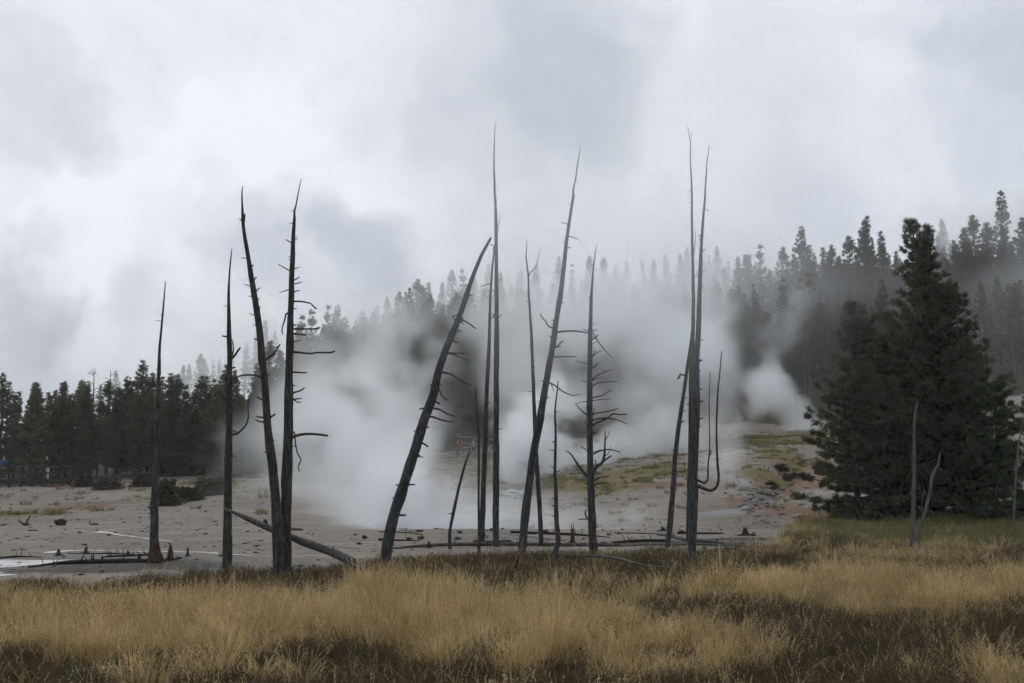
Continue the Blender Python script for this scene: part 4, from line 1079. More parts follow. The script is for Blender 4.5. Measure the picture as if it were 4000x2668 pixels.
# ------------------------------------------------------------------ conifers
def pine_mesh(h, w, seed, tufts, nl, nw, per=6, crown0=.12, taper=.9, droop=.12, gaps=.2, dens=11, clus=.30):
    """needle tufts carried on whorled limbs: returns (trunk V,F), (limb V,F), (needle V,F)"""
    rg = np.random.default_rng(seed)
    zc = np.linspace(0, h, 14)
    sw = (np.stack([vnoise(zc * .3 + seed, zc * 0, zc * 0), vnoise(zc * .3 + seed, zc * 0 + 9, zc * 0)], -1) - .5) * .05 * h
    sw -= sw[0]
    tp = np.stack([sw[:, 0], sw[:, 1], zc], -1)
    tr = np.interp(zc, [0, h], [h * .014 + .02, .012])
    tp[0, 2] = -.25
    tv, tq, tt = tube(tp, tr, 8, .1, seed)
    nb = int(h * dens)
    zb = h * (crown0 + (1 - crown0) * np.sort(rg.random(nb)) ** .95)
    LV, LQ, LT = [], [], []
    off = 0
    pos, dirs = [], []
    k_t = tufts / nb
    asym = rg.uniform(0, 6.28)
    for i in range(nb):
        f = (zb[i] / h - crown0) / (1 - crown0)
        prof = (1 - f) ** taper * (.78 + .22 * min(1, f / .12))
        an = i * 2.4 + rg.uniform(-.5, .5)
        ln = w * .55 * prof * rg.uniform(.55, 1.18) * (1 + .10 * math.cos(an - asym)) + .05 + .004 * h
        if rg.random() < gaps * (1 - f):
            ln *= .5
        o = np.array([np.interp(zb[i], zc, tp[:, 0]), np.interp(zb[i], zc, tp[:, 1]), zb[i]])
        d = np.array([math.cos(an), math.sin(an), 0])
        up = .85 * f + .08 - droop
        pts = np.array([o, o + d * ln * .5 + [0, 0, ln * (up - .10) * .5], o + d * ln + [0, 0, ln * up]])
        p_, r_ = smooth_path(pts, [.012 * ln + .010, .008 * ln + .006, .004], max(.3, ln / 4))
        v, q, t = tube(p_, r_, 4, 0, 0)
        LV.append(v); LQ.append(q + off); LT.append(t + off); off += len(v)
        n = max(4, int(k_t * (ln / (w * .28 + .01)) * 1.0))
        nc = max(2, int(ln / clus))
        cs = np.sort(rg.random(nc)) ** .7; cs[-1] = 1.0
        cside = (rg.random(nc) - .5) * ln * .62 * (1.1 - cs * .8)
        ci_ = rg.integers(0, nc, n)
        s = np.clip(cs[ci_] + rg.normal(0, .28 * clus / ln, n), 0, 1.06)
        side = cside[ci_] + rg.normal(0, .30 * clus, n)
        base = o + (p_[-1] - o) * s[:, None] + np.array([0, 0, 1]) * (ln * .10 * np.sin(s * np.pi) * -1 * .5)[:, None]
        sd = np.array([-d[1], d[0], 0])
        q = base + sd * side[:, None]
        q[:, 2] += (rg.random(n) - .4) * (.05 * ln + .25 * clus) - abs(side) * .10
        dd = d * (.5 + .3 * rg.random(n))[:, None] + sd * (np.sign(side) * .5 * rg.random(n))[:, None] + np.array([0, 0, 1]) * (.35 + .5 * rg.random(n))[:, None]
        pos.append(q); dirs.append(dd)
    pos = np.vstack(pos); dirs = np.vstack(dirs); dirs /= np.linalg.norm(dirs, axis=1)[:, None]
    M = len(pos)
    # per tuft: fans of narrow triangles round the twig tip
    pr = np.repeat(pos, per, 0); dr = np.repeat(dirs, per, 0)
    jit = rg.normal(size=(M * per, 3)); jit /= np.linalg.norm(jit, axis=1)[:, None]
    nd = dr * .75 + jit * .75; nd /= np.linalg.norm(nd, axis=1)[:, None]
    sdv = np.cross(nd, rg.normal(size=(M * per, 3))); sdv /= np.linalg.norm(sdv, axis=1)[:, None] + 1e-9
    L_ = nl * rg.uniform(.6, 1.25, (M * per, 1))
    pr = pr + jit * nl * .18
    a = pr + sdv * nw * .5; b = pr - sdv * nw * .5; c = pr + nd * L_
    NV = np.stack([a, b, c], 1).reshape(-1, 3)
    NF = np.arange(M * per * 3).reshape(-1, 3)
    return (tv, [tq, tt]), (np.vstack(LV), [np.vstack(LQ), np.vstack(LT)]), (NV, NF)

def pine_parts(key, needle, bark='bark_charcoal', **kw):
    T, L_, N_ = pine_mesh(**kw)
    trunk = mesh_np('trunk', T[0], T[1], bark)
    crown = mesh_np('crown', N_[0], N_[1], needle)
    limb = mesh_np('limbs', L_[0], L_[1], bark)
    return trunk, crown, limb

def plant_pine(parts, x, y, h_scale, rot, label, group, name='pine_tree', wscale=None, sink=.1):
    t = link(name, None, loc=(x, y, tz(x, y) - sink))
    t.empty_display_size = .3
    t.rotation_euler = (0, 0, rot)
    ws = wscale or h_scale
    t.scale = (ws, ws, h_scale)
    tag(t, label, 'tree', group)
    link('trunk', parts[0], t)
    cr = link('crown', parts[1], t)
    cr['kind'] = 'stuff'
    link('limbs', parts[2], cr)['kind'] = 'stuff'
    return t

# --- near clump of pines at right
NEAR = [  # top px, top py, distance, crown width m, tufts, label
    (3552, 856, 41.5, 5.4, 14000, 'tallest dark pine in the right clump, left of its twin tops', .06),
    (3614, 878, 42.3, 5.0, 12500, 'tall dark pine just right of the tallest one in the right clump', .06),
    (3692, 1077, 41.0, 5.8, 12000, 'dark pine on the right flank of the right clump', .05),
    (3322, 1176, 40.0, 5.2, 12000, 'shorter dark pine with sweeping low boughs at the left of the right clump', .03),
    (3428, 1290, 42.6, 3.8, 8000, 'half-hidden dark pine between the left and tallest pines of the right clump', .05),
    (3510, 1560, 40.0, 2.8, 3200, 'low dark pine filling the foot of the right clump', .03),
    (3775, 1340, 43.2, 5.2, 8000, 'dark pine at the outer right flank of the right clump', .03),
    (3465, 1215, 43.8, 5.2, 8500, 'dark pine showing left of the tallest pine, behind the others', .04),
    (3760, 1500, 43.0, 3.2, 4000, 'low dark pine behind the right flank of the right clump', .03)]
for k, (tx, ty, d, w, tf, label, c0_) in enumerate(NEAR):
    tp = P(tx, ty, d); g = tz(tp[0], d); h = tp[2] - g
    parts = pine_parts('near', 'needles_near', h=h, w=w, seed=60 + k, tufts=tf, nl=.15, nw=.024, per=10, crown0=c0_, taper=.92, droop=.10, gaps=.25, dens=18, clus=.25)
    plant_pine(parts, tp[0], d, 1.0, random.uniform(0, 6.28), label, 'dark pines clumped at right')
tp = P(3867, 1499, 38.6); h = tp[2] - tz(tp[0], 38.6)
plant_pine(pine_parts('near', 'needles_bright', h=h, w=2.6, seed=72, tufts=3800, nl=.15, nw=.024, per=10, crown0=.05, taper=.55, droop=.05, gaps=.35), tp[0], 38.6, 1.0, 1.0, 'young bright green open pine right of the dark clump', 'dark pines clumped at right')
tp = P(4018, 1560, 39.5); h = tp[2] - tz(tp[0], 39.5)
plant_pine(pine_parts('near', 'needles_bright', h=h, w=2.4, seed=73, tufts=3000, nl=.15, nw=.024, per=10, crown0=.10, taper=.55, droop=.05, gaps=.35), tp[0], 39.5, 1.0, 2.0, 'open young pine cut by the right picture edge', 'dark pines clumped at right')
snag('slim grey leaning sapling trunk at the right picture edge', 36.0, [(3998, 1640), (3983, 1714), (3972, 1807), (3964, 1942), (3958, 2086)], [4, 6, 8, 9, 11], [], 'bark_grey', 3, seed=39, group='grey dead poles at right')

# --- forest on the hillside: a few shapes, each tree its own object
FAR = []
for k in range(7):
    hh = 12.0
    FAR.append(pine_parts('far', 'needles_far', h=hh, w=(3.4, 4.0, 3.0, 4.4, 3.4, 2.6, 4.0)[k], seed=90 + k, tufts=(3000, 3400, 2500, 3700, 2800, 2200, 3200)[k], nl=.21, nw=.06, per=7,
                          crown0=(.06, .12, .22, .05, .3, .18, .1)[k], taper=(1.05, 1.0, .9, 1.1, .85, .95, 1.0)[k], droop=.06, gaps=.3, dens=9, clus=.36))
HF = 12.0
rs = random.Random(21)
n_tree = 0
GRP = {'L': ('dark pine of the left forest ', 'pines of the left forest ', [(250, 'beside the boardwalk'), (600, 'left of the lone snag'), (900, 'between the two leftmost snags'), (9e9, 'behind the second snag')]),
       'M': ('pine in drifting steam ', 'pines in drifting steam ', [(1330, 'behind the paired snags'), (1650, 'left of the steep leaning trunk'), (9e9, 'right of the steep leaning trunk')]),
       'F': ('faint far pine fading into mist ', 'faint far pines ', [(600, 'above the left forest'), (9e9, 'left of the paired snags')]),
       'R': ('misty pine on the ridge line ', 'pines on the ridge line ', [(1700, 'left of the steep leaning trunk top'), (2000, 'beside the tallest snag'), (2400, 'behind the branchy snag'), (9e9, 'beside the double-topped snags')]),
       'H': ('steam-veiled hillside pine ', 'hillside pines ', [(2000, 'behind the walkers'), (2600, 'above the central vent'), (9e9, 'above the upper right vent')]),
       'E': ('hazy pine on the right ridge ', 'right ridge pines ', [(3200, 'above the upper right vent'), (3480, 'left of the dark pine clump'), (3720, 'behind the dark pine clump'), (9e9, 'right of the dark pine clump')])}
def far_pine(x, y, h, zone, kind=None, label=None):
    global n_tree
    k = rs.randrange(len(FAR)) if kind is None else kind
    px_ = 2000 + FPX * x / y
    lb, gp, bins = GRP[zone]
    where = next(t_ for q_, t_ in bins if px_ < q_)
    if zone in 'HE':
        where += ', low down' if y < 150 else (', halfway up' if y < 185 else ', high up')
    lb, gp = lb + where, gp + where
    o = plant_pine(FAR[k], x, y, h / HF, rs.uniform(0, 6.28), label or lb, gp, wscale=h / HF * rs.uniform(.85, 1.2) * (1.15 if h < 9 else 1), sink=.2)
    o.rotation_euler = (rs.uniform(-.03, .03), rs.uniform(-.03, .03), rs.uniform(0, 6.28))
    n_tree += 1
def top_pine(tx, ty, d, zone, kind=None, label=None):
    tp = P(tx, ty, d); h = tp[2] - tz(tp[0], tp[1])
    far_pine(tp[0], tp[1], max(5.0, h), zone, kind, label)

for tx, ty, d, lb in [(4, 1452, 80, 'tall dark pine at the left picture edge'), (166, 1490, 79, 'broad dark pine standing apart near the left edge'), (100, 1600, 84, None), (247, 1543, 82, None), (291, 1529, 84, None), (345, 1540, 86, None), (430, 1482, 83, None), (483, 1465, 84, None),
                  (549, 1401, 82, 'tallest dark pine of the left forest edge'), (591, 1450, 86, None), (634, 1469, 88, None), (668, 1452, 90, None), (702, 1458, 86, None), (731, 1495, 90, None), (785, 1463, 92, None), (814, 1465, 96, None), (868, 1420, 94, None), (923, 1443, 96, None), (995, 1414, 95, None),
                  (60, 1640, 82, None), (205, 1620, 81, None), (390, 1560, 80, None), (525, 1560, 80, None), (640, 1580, 84, None), (330, 1640, 79, 'bushy lower pine beside the left boardwalk'), (420, 1660, 78.5, None), (760, 1560, 88, None), (850, 1560, 90, None), (950, 1540, 92, None), (-60, 1540, 82, None), (905, 1620, 91, None), (700, 1640, 84, None), (590, 1660, 80, 'yellowish pine just left of the lone snag foot')]:
    top_pine(tx, ty, d, 'L', None, lb)
for tx, ty, d in [(1053, 1330, 118), (1089, 1366, 112), (1164, 1268, 118), (1189, 1225, 150), (1221, 1206, 152), (1279, 1185, 150), (1315, 1193, 152), (1345, 1240, 140), (1250, 1300, 126), (1120, 1400, 108), (1210, 1420, 110), (1300, 1380, 118), (1390, 1330, 124), (1440, 1300, 130), (1050, 1480, 104), (1160, 1520, 102), (1260, 1520, 106), (1360, 1500, 112)]:
    top_pine(tx, ty, d, 'M')
for tx, ty, d in [(1034, 1247, 235), (772, 1382, 240), (708, 1429, 240), (249, 1490, 250), (800, 1400, 238), (830, 1405, 245), (862, 1400, 240), (905, 1380, 240), (960, 1340, 240), (1000, 1300, 235), (457, 1450, 250), (320, 1510, 200), (390, 1505, 200), (740, 1420, 238), (1080, 1290, 235), (340, 1515, 210)]:
    top_pine(tx, ty, d, 'F')
for tx, ty in [(1419, 1208), (1465, 1190), (1512, 1164), (1557, 1140), (1595, 1140), (1629, 1091), (1676, 1100), (1731, 1104), (1772, 1055), (1806, 1049), (1850, 1075), (1906, 1036), (1960, 1060), (2030, 1050), (2095, 1030), (2180, 1002), (2240, 1030), (2302, 997), (2353, 1005), (2400, 1030), (2440, 1020), (2512, 1010), (2560, 1010), (2603, 992), (2654, 990), (2683, 961), (2740, 1010), (2777, 997), (2805, 964), (2843, 1017)]:
    top_pine(tx, ty, rs.uniform(225, 262), 'R')
for tx, ty, d in [(2879, 1002, 190), (2971, 952, 185), (2925, 990, 190), (3045, 965, 180), (3090, 990, 182), (3131, 883, 178), (3165, 960, 184), (3212, 969, 186), (3247, 982, 185), (3311, 922, 178), (3367, 846, 174), (3389, 852, 178), (3453, 895, 190), (3673, 858, 262), (3776, 888, 190), (3815, 840, 195), (3901, 740, 200), (3974, 852, 178), (3853, 870, 190), (3940, 880, 182), (3730, 930, 190), (4020, 830, 185), (3280, 1000, 176), (3500, 980, 185)]:
    top_pine(tx, ty, d, 'E')
for k in range(46):
    px = rs.uniform(-90, 1050); d = rs.uniform(80, 108)
    x = (px - 2000) / FPX * d
    far_pine(x, d, np.interp(d, [80, 108], [rs.uniform(5.5, 8), rs.uniform(7.5, 10.5)]), 'L')
for k in range(34):
    d = rs.uniform(116, 145); px = rs.uniform(1320, 2050)
    far_pine((px - 2000) / FPX * d, d, rs.uniform(8.5, 13), 'M')
while n_tree < 318:                                   # the stands between
    d = rs.choice((rs.uniform(118, 150), rs.uniform(140, 190), rs.uniform(180, 235)))
    px = rs.uniform(1350, 4150)
    if d < np.interp(px, [1300, 1700, 2400, 3000, 3400, 3700, 4100], [116, 120, 128, 122, 124, 132, 150]):
        continue
    x = (px - 2000) / FPX * d
    far_pine(x, d, rs.uniform(9, 15) * (1.0 if d < 180 else 1.1), 'H' if px < 3050 else 'E', None, None)

# the rest of the wood, too deep in the stand to tell apart
def fuse(a, b):
    va = np.zeros(len(a.vertices) * 3, np.float32); a.vertices.foreach_get('co', va)
    vb = np.zeros(len(b.vertices) * 3, np.float32); b.vertices.foreach_get('co', vb)
    fa = [[], []]
    for p_ in a.polygons:
        fa[0 if len(p_.vertices) == 3 else 1].append(p_.vertices[:])
    fb = np.zeros(len(b.polygons) * 3, np.int32); b.polygons.foreach_get('vertices', fb)
    na_ = len(a.vertices)
    tri = np.vstack([np.array(fa[0]).reshape(-1, 3), fb.reshape(-1, 3) + na_])
    me = mesh_np('pine', np.vstack([va.reshape(-1, 3), vb.reshape(-1, 3)]), [np.array(fa[1]), tri])
    me.materials.append(a.materials[0]); me.materials.append(b.materials[0])
    mi = np.zeros(len(me.polygons), np.int32); mi[len(fa[1]) + len(fa[0]):] = 1
    me.polygons.foreach_set('material_index', mi)
    return me
WOOD = [fuse(q[0], q[1]) for q in FAR]

# thin pale dead stems on the hillside
PAL = [(3078, 1390, 1590, 118), (3060, 1360, 1560, 124), (3140, 1370, 1560, 122), (2945, 1330, 1540, 122), (2990, 1350, 1560, 126), (3170, 1400, 1600, 116), (3110, 1440, 1620, 114), (3825, 1160, 1430, 138), (3870, 1180, 1440, 140), (3980, 1180, 1440, 138), (3960, 1250, 1430, 142), (1600, 1600, 1760, 112), (1640, 1580, 1755, 114), (1733, 1600, 1748, 112), (1572, 1620, 1770, 110), (1690, 1570, 1750, 116)]
for k, (px, t0, b0, d) in enumerate(PAL):
    tp = P(px + rs.uniform(-10, 10), t0, d); bt = P(px, b0, d); g = tz(bt[0], bt[1])
    base = np.array([bt[0], bt[1], g])
    top = np.array([tp[0], tp[1], max(tp[2], g + 3)])
    o = link('bare_stem', tube_mesh('bare_stem', [np.array([0, 0, -.2]), (top - base) * .5 + [rs.uniform(-.2, .2), 0, 0], top - base], [.10, .07, .03], 'bark_grey', step=.5, sides=7, rough=.15, seed=k), loc=base)
    side = 'right of the paired steam vents' if 2900 < px < 3300 else ('on the far right slope' if px > 3500 else 'in the woods behind the walkers')
    tag(o, 'thin pale bare stem ' + side, 'dead tree', 'pale bare stems ' + side)

# dead-topped bare snags above the left forest
for px, py, lb in ((368, 1437, 'bare twiggy dead top poking above the left forest'), (432, 1445, 'second bare twiggy top above the left forest')):
    d = 87.0; tp = P(px, py, d); g = tz(tp[0], d); base = np.array([tp[0], d, g]); H = tp[2] - g
    t = link('dead_tree', None, loc=base); tag(t, lb, 'dead tree', 'bare twiggy tops above the left forest')
    tube_part('trunk', [base + [0, 0, -.2], base + [.05, 0, H * .5], base + [0, 0, H]], [.12, .08, .02], 'bark_grey', t, base, step=.5, sides=7)
    for k in range(16):
        z = H * rs.uniform(.62, .97); an = rs.uniform(0, 6.28); ln = (H - z) * .4 + .35
        q0 = base + [0, 0, z]
        tube_part('branch', [q0, q0 + np.array([math.cos(an) * ln * .6, math.sin(an) * ln * .6, ln * .25]), q0 + np.array([math.cos(an) * ln, math.sin(an) * ln, ln * .12])], [.028, .02, .01], 'bark_grey', t, base, step=.3, sides=4, rough=0)

# ------------------------------------------------------------------ shrubs
def shrub_mesh(seed, n, mat, w=1.0, h=1.0):
    rg = np.random.default_rng(seed)
    a = rg.uniform(0, 6.28, n); r = np.sqrt(rg.random(n)); z = rg.random(n)
    lump = .7 + .5 * vnoise(np.cos(a) * 1.5 + seed, np.sin(a) * 1.5, z * 2)
    p = np.stack([np.cos(a) * r * w * .5 * lump * (1 - .5 * z), np.sin(a) * r * w * .5 * lump * (1 - .5 * z), z * h * lump], -1)
    d = rg.normal(size=(n, 3)); d[:, 2] = abs(d[:, 2]) + .3; d /= np.linalg.norm(d, axis=1)[:, None]
    s = np.cross(d, rg.normal(size=(n, 3))); s /= np.linalg.norm(s, axis=1)[:, None]
    L_ = rg.uniform(.10, .22, (n, 1)) * h ** .3
    V_ = np.stack([p - s * .035, p + s * .035, p + d * L_], 1).reshape(-1, 3)
    return mesh_np('foliage', V_, np.arange(3 * n).reshape(-1, 3), mat)
SH = {m_: [shrub_mesh(k + 3, 1500, m_) for k in range(2)] for m_ in ('shrub_green', 'shrub_brown')}
for k, (px, py, w, h, mt, lb) in enumerate([
    (650, 1975, 1.6, 1.3, 'shrub_green', 'yellow-green shrub left of the lone snag on the slope'), (690, 1962, 1.5, .8, 'shrub_brown', 'dull brown shrub behind the lone snag'), (745, 1955, 1.8, .7, 'shrub_green', 'low green shrub just right of the lone snag'),
    (985, 1850, 1.6, 1.1, 'shrub_green', 'round green shrub between the second snag and the pair'), (330, 1902, 2.0, .8, 'shrub_brown', 'dark brown shrub under the left forest edge'), (420, 1912, 2.2, .9, 'shrub_brown', 'dark shrub mass under the left forest edge'), (560, 1903, 2.0, .9, 'shrub_brown', 'brown shrub under the tallest left pine'),
    (820, 1935, 2.6, 1.0, 'shrub_green', 'low green shrub left of the second snag'), (3050, 1845, 1.3, .45, 'shrub_brown', 'dark low shrub in the upper gully at right'), (3090, 1880, 1.5, .45, 'shrub_brown', 'dark low shrub in the middle of the gully at right'), (3010, 1905, 1.0, .35, 'shrub_brown', 'small dark shrub low in the gully at right'),
    (2050, 1880, 2.4, 1.3, 'shrub_green', 'dark green shrub at the left of the central steam vent'), (2010, 1845, 2.6, 1.2, 'shrub_green', 'green shrub on the meadow mound behind the tallest snag'), (1985, 1735, 4.0, 1.6, 'shrub_brown', 'dark brush behind the meadow mound')]):
    p = G(px, py)
    t = link('shrub', None, loc=(p[0], p[1], p[2] - .05)); t.scale = (w, w, h)
    tag(t, lb, 'shrub', 'shrubs on the slopes')
    link('foliage', SH[mt][k % 2], t)
    for q in range(3):
        an = q * 2.1 + k
        link('stem', tube_mesh('stem', [(0, 0, 0), (math.cos(an) * .1, math.sin(an) * .1, .4), (math.cos(an) * .22, math.sin(an) * .22, .75)], [.02, .015, .006], 'bark_dark', step=.2, sides=5), t)

# ------------------------------------------------------------------ boardwalk at the left and people
def box(sx, sy, sz):
    v = np.array([(x, y, z) for x in (-sx / 2, sx / 2) for y in (-sy / 2, sy / 2) for z in (-sz / 2, sz / 2)])
    f = np.array([(0, 1, 3, 2), (4, 6, 7, 5), (0, 4, 5, 1), (2, 3, 7, 6), (0, 2, 6, 4), (1, 5, 7, 3)])
    return v, f
def beam(name, a, b, w, h, mat, parent, base):
    a = np.asarray(a, float) - base; b = np.asarray(b, float) - base
    ln = np.linalg.norm(b - a)
    v, f = box(ln, w, h)
    o = link(name, mesh_np(name, v, f, mat, smooth=False), parent)
    o.location = tuple((a + b) / 2)
    o.rotation_euler = Vector(b - a).to_track_quat('X', 'Z').to_euler()
    return o
bd = 75.5
xa, xb = (-120 - 2000) / FPX * bd, (285 - 2000) / FPX * bd
gz = tz(P(150, 1900, bd)[0], bd)
dz = max(tz(x_, bd) for x_ in np.linspace(xa, xb, 12)) + .35
bw = link('boardwalk', None, loc=(xa, bd, gz)); bb = np.array([xa, bd, gz])
tag(bw, 'dark wooden boardwalk with post railing below the left forest', 'boardwalk')
nbd = int((xb - xa) / .24)
v, f = box(.21, 1.5, .05)
plank = mesh_np('plank', v, f, 'rail_wood', smooth=False)
for k in range(nbd):
    o = link('plank', plank, bw); o.location = (.12 + k * .24, 0, dz - gz)
for k, px in enumerate((-70, 34, 117, 163, 206, 272)):
    x_ = (px - 2000) / FPX * bd
    for sy in (-.72, .72):
        g_ = tz(x_, bd + sy)
        beam('post', (x_, bd + sy, g_ - .2), (x_, bd + sy, dz + 1.1), .12, .12, 'rail_wood', bw, bb)
for sy in (-.66, .66):
    for hz in (.55, 1.02):
        beam('rail', (xa, bd + sy, dz + hz), (xb, bd + sy, dz + hz), .05, .12, 'rail_wood', bw, bb)
for sy in (-.6, .6):
    beam('joist', (xa, bd + sy, dz - .14), (xb, bd + sy, dz - .14), .1, .2, 'rail_wood', bw, bb)
# rail line further along the forest edge
for (pa, pb, lb) in (((470, 1880), (560, 1872), 'low dark log rail under the left forest, nearer the lone snag'), ((705, 1858), (810, 1842), 'low dark log rail under the left forest, right of the lone snag')):
    q0, q1 = G(*pa), G(*pb)
    t = link('log_rail', None, loc=q0); tag(t, lb, 'railing')
    for fz in (.35, .75):
        tube_part('rail', [q0 + [0, 0, fz], q1 + [0, 0, fz]], [.07, .07], 'rail_wood', t, q0, step=.6, sides=8)
    for fr in (0, .5, 1):
        qq = q0 * (1 - fr) + q1 * fr
        tube_part('post', [qq + [0, 0, -.2], qq + [0, 0, .9]], [.08, .08], 'rail_wood', t, q0, step=.4, sides=8)

# people: jointed figures grown with the Skin modifier
PEND = []
def skin_part(name, verts, edges, radii, mat, parent):
    me = bpy.data.meshes.new(name)
    me.from_pydata([tuple(v) for v in verts], edges, [])
    o = bpy.data.objects.new(name + '_tmp', me); C.objects.link(o)
    md = o.modifiers.new('s', 'SKIN'); md.use_smooth_shade = True
    for i, r_ in enumerate(radii):
        r2 = r_ if isinstance(r_, tuple) else (r_, r_)
        me.skin_vertices[0].data[i].radius = r2
    me.skin_vertices[0].data[0].use_root = True
    o.modifiers.new('d', 'SUBSURF').levels = 1
    PEND.append((o, name, mat, parent))

def person(label, px, foot_py, d, jacket, trousers, hat, facing, stride, group, pack=None, arm=.35):
    q = P(px, foot_py, d); g = tz(q[0], d)
    t = link('person', None, loc=(q[0], d, g)); t.rotation_euler = (0, 0, facing)
    tag(t, label, 'person', group)
    s = stride
    # local frame: faces +X, left is +Y
    hip, kneeL, kneeR = .92, (.16 * s, .1, .50), (-.02 * s, -.1, .50)
    aL, aR = (.30 * s, .1, .08), (-.34 * s, -.1, .12)
    tL, tR = (aL[0] + .17, .11, .04), (aR[0] + .15, -.11, .05)
    eL, eR = (-.10 - .1 * arm, .24, 1.12), (.10 + .2 * arm, -.24, 1.14)
    hL, hR = (.02 - .2 * arm, .25, .90), (.30 + .15 * arm, -.22, 1.05)
    # one continuous body
    V_ = [(0, 0, hip), (0, 0, 1.12), (.02, 0, 1.34), (.02, 0, 1.47), (.04, 0, 1.56), (.05, 0, 1.66), (.04, 0, 1.76),
          (.02, .17, 1.40), eL, hL, (.02, -.17, 1.40), eR, hR, (0, .09, .86), kneeL, aL, tL, (0, -.09, .86), kneeR, aR, tR]
    E_ = [(0, 1), (1, 2), (2, 3), (3, 4), (4, 5), (5, 6), (2, 7), (7, 8), (8, 9), (2, 10), (10, 11), (11, 12), (0, 13), (13, 14), (14, 15), (15, 16), (0, 17), (17, 18), (18, 19), (19, 20)]
    Rr = [(.13, .15), (.12, .14), (.13, .16), (.06, .06), (.075, .07), (.10, .09), (.06, .055), .06, .042, .035, .06, .042, .035, .085, .058, .042, .045, .085, .058, .042, .045]
    skin_part('body', V_, E_, Rr, 'skin', t)
    # clothing
    J = [(0, 0, hip - .04), (0, 0, 1.12), (.02, 0, 1.36), (.02, 0, 1.47), (.02, .18, 1.40), eL, tuple(np.array(hL) * .92 + np.array(eL) * .08), (.02, -.18, 1.40), eR, tuple(np.array(hR) * .92 + np.array(eR) * .08)]
    skin_part('jacket', J, [(0, 1), (1, 2), (2, 3), (2, 4), (4, 5), (5, 6), (2, 7), (7, 8), (8, 9)], [(.17, .19), (.165, .185), (.16, .19), (.085, .085), .085, .065, .055, .085, .065, .055], jacket, t)
    T_ = [(0, 0, hip + .02), (0, .09, .84), kneeL, tuple(np.array(aL) + [0, 0, .03]), (0, -.09, .84), kneeR, tuple(np.array(aR) + [0, 0, .03])]
    skin_part('trousers', T_, [(0, 1), (1, 2), (2, 3), (0, 4), (4, 5), (5, 6)], [(.145, .165), .105, .08, .065, .105, .08, .065], trousers, t)
    for a_, b_ in ((aL, tL), (aR, tR)):
        skin_part('shoe', [tuple(np.array(a_) + [-.04, 0, -.02]), tuple(np.array(b_) + [.03, 0, -.01])], [(0, 1)], [.055, .05], 'cloth_black', t)
    skin_part('hat' if hat != 'hair' else 'hair', [(-.02, 0, 1.60), (.02, 0, 1.70), (.03, 0, 1.78)], [(0, 1), (1, 2)], [.085, .115, .075], hat, t)
    for sy in (-.035, .035):
        link('eye', mesh_np('eye', *[np.array(z_) for z_ in box(.02, .02, .015)], 'cloth_black'), t).location = (.145, sy, 1.665)
    if pack:
        skin_part('backpack', [(-.2, 0, 1.08), (-.22, 0, 1.25), (-.19, 0, 1.40)], [(0, 1), (1, 2)], [(.13, .15), (.15, .17), (.11, .13)], pack, t)
    return t

person('person in a red jacket and dark trousers walking past the meadow mound', 1787, 1776, 104, 'cloth_red', 'cloth_navy', 'cloth_red', 0, .5, 'walkers on the slope', pack='cloth_black')
person('person in a tan jacket striding right with arms swinging on the slope', 1848, 1776, 104, 'cloth_tan', 'cloth_navy', 'hair', 0, 1.0, 'walkers on the slope', arm=1.0)
person('person in blue half hidden by steam on the central slope', 2530, 1642, 118, 'cloth_blue', 'cloth_navy', 'hair', math.pi / 2, .2, 'walkers on the slope')
person('person in pink fading into steam on the right slope', 2882, 1606, 116, 'cloth_pink', 'cloth_pink', 'hair', -math.pi / 2, .2, 'walkers on the slope')
for (px, jk, tr_, lb) in ((180, 'cloth_black', 'cloth_white', 'person in a dark top and white trousers on the left boardwalk'), (12, 'cloth_blue', 'cloth_navy', 'person in blue on the boardwalk at the left picture edge')):
    t = person(lb, px, 1890, bd, jk, tr_, 'hair', -math.pi / 2 + .3, .15, 'walkers on the boardwalk')
    t.location = (t.location[0], bd, dz + .025)
dg = bpy.context.evaluated_depsgraph_get()
for o, nm, mt, par in PEND:
    me = bpy.data.meshes.new_from_object(o.evaluated_get(dg))
    me.name = nm; me.materials.clear(); me.materials.append(MATS[mt])
    link(nm, me, par)
    old = o.data; bpy.data.objects.remove(o); bpy.data.meshes.remove(old)

# pale fallen poles in the brush round the walkers, and a plank walk under them
cW = crop(1650, 1550, 3.484)
for k, (pp, r0, lb) in enumerate([([(480, 540), (590, 546), (700, 558), (745, 570)], .035, 'long pale pole lying across brush behind the red-jacketed walker'), ([(465, 535), (500, 500), (545, 462)], .03, 'short pale pole slanting up behind the red-jacketed walker'),
                                  ([(515, 650), (540, 622), (640, 632), (830, 640)], .03, 'pale pole lying between the two walkers'), ([(870, 592), (1000, 575), (1165, 560)], .035, 'long pale pole right of the walkers behind the tall snag'),
                                  ([(555, 690), (640, 685), (760, 700)], .025, 'thin pale stick behind the walkers\' legs')]):
    q = [P(x, y, 107.5) for x, y in cW(pp)]
    base = np.array([q[0][0], q[0][1], tz(q[0][0], q[0][1])])
    t = link('fallen_pole', None, loc=base)
    tag(t, lb, 'pole', 'pale poles in the brush round the walkers')
    tube_part('shaft', q, np.linspace(r0, r0 * .6, len(q)), 'pole_pale', t, base, step=.4, sides=6, rough=.1, seed=k)
    for w_ in (q[0], q[-1]):
        g_ = tz(w_[0], w_[1])
        if w_[2] > g_ + .1:
            tube_part('support', [w_, np.array([w_[0] + .05, w_[1] + .1, g_ - .1])], [.02, .025], 'rail_wood', t, base, step=.4, sides=5, rough=.1)
q0 = P(1735, 1778, 103.5); q1 = P(1845, 1774, 103.5)
pw = link('plank_walk', None, loc=q0); tag(pw, 'dark plank walkway under the two walkers on the slope', 'boardwalk')
n_ = int((q1[0] - q0[0] + 2) / .26)
v, f = box(.23, 1.3, .06)
pmesh = mesh_np('plank', v, f, 'rail_wood', smooth=False)
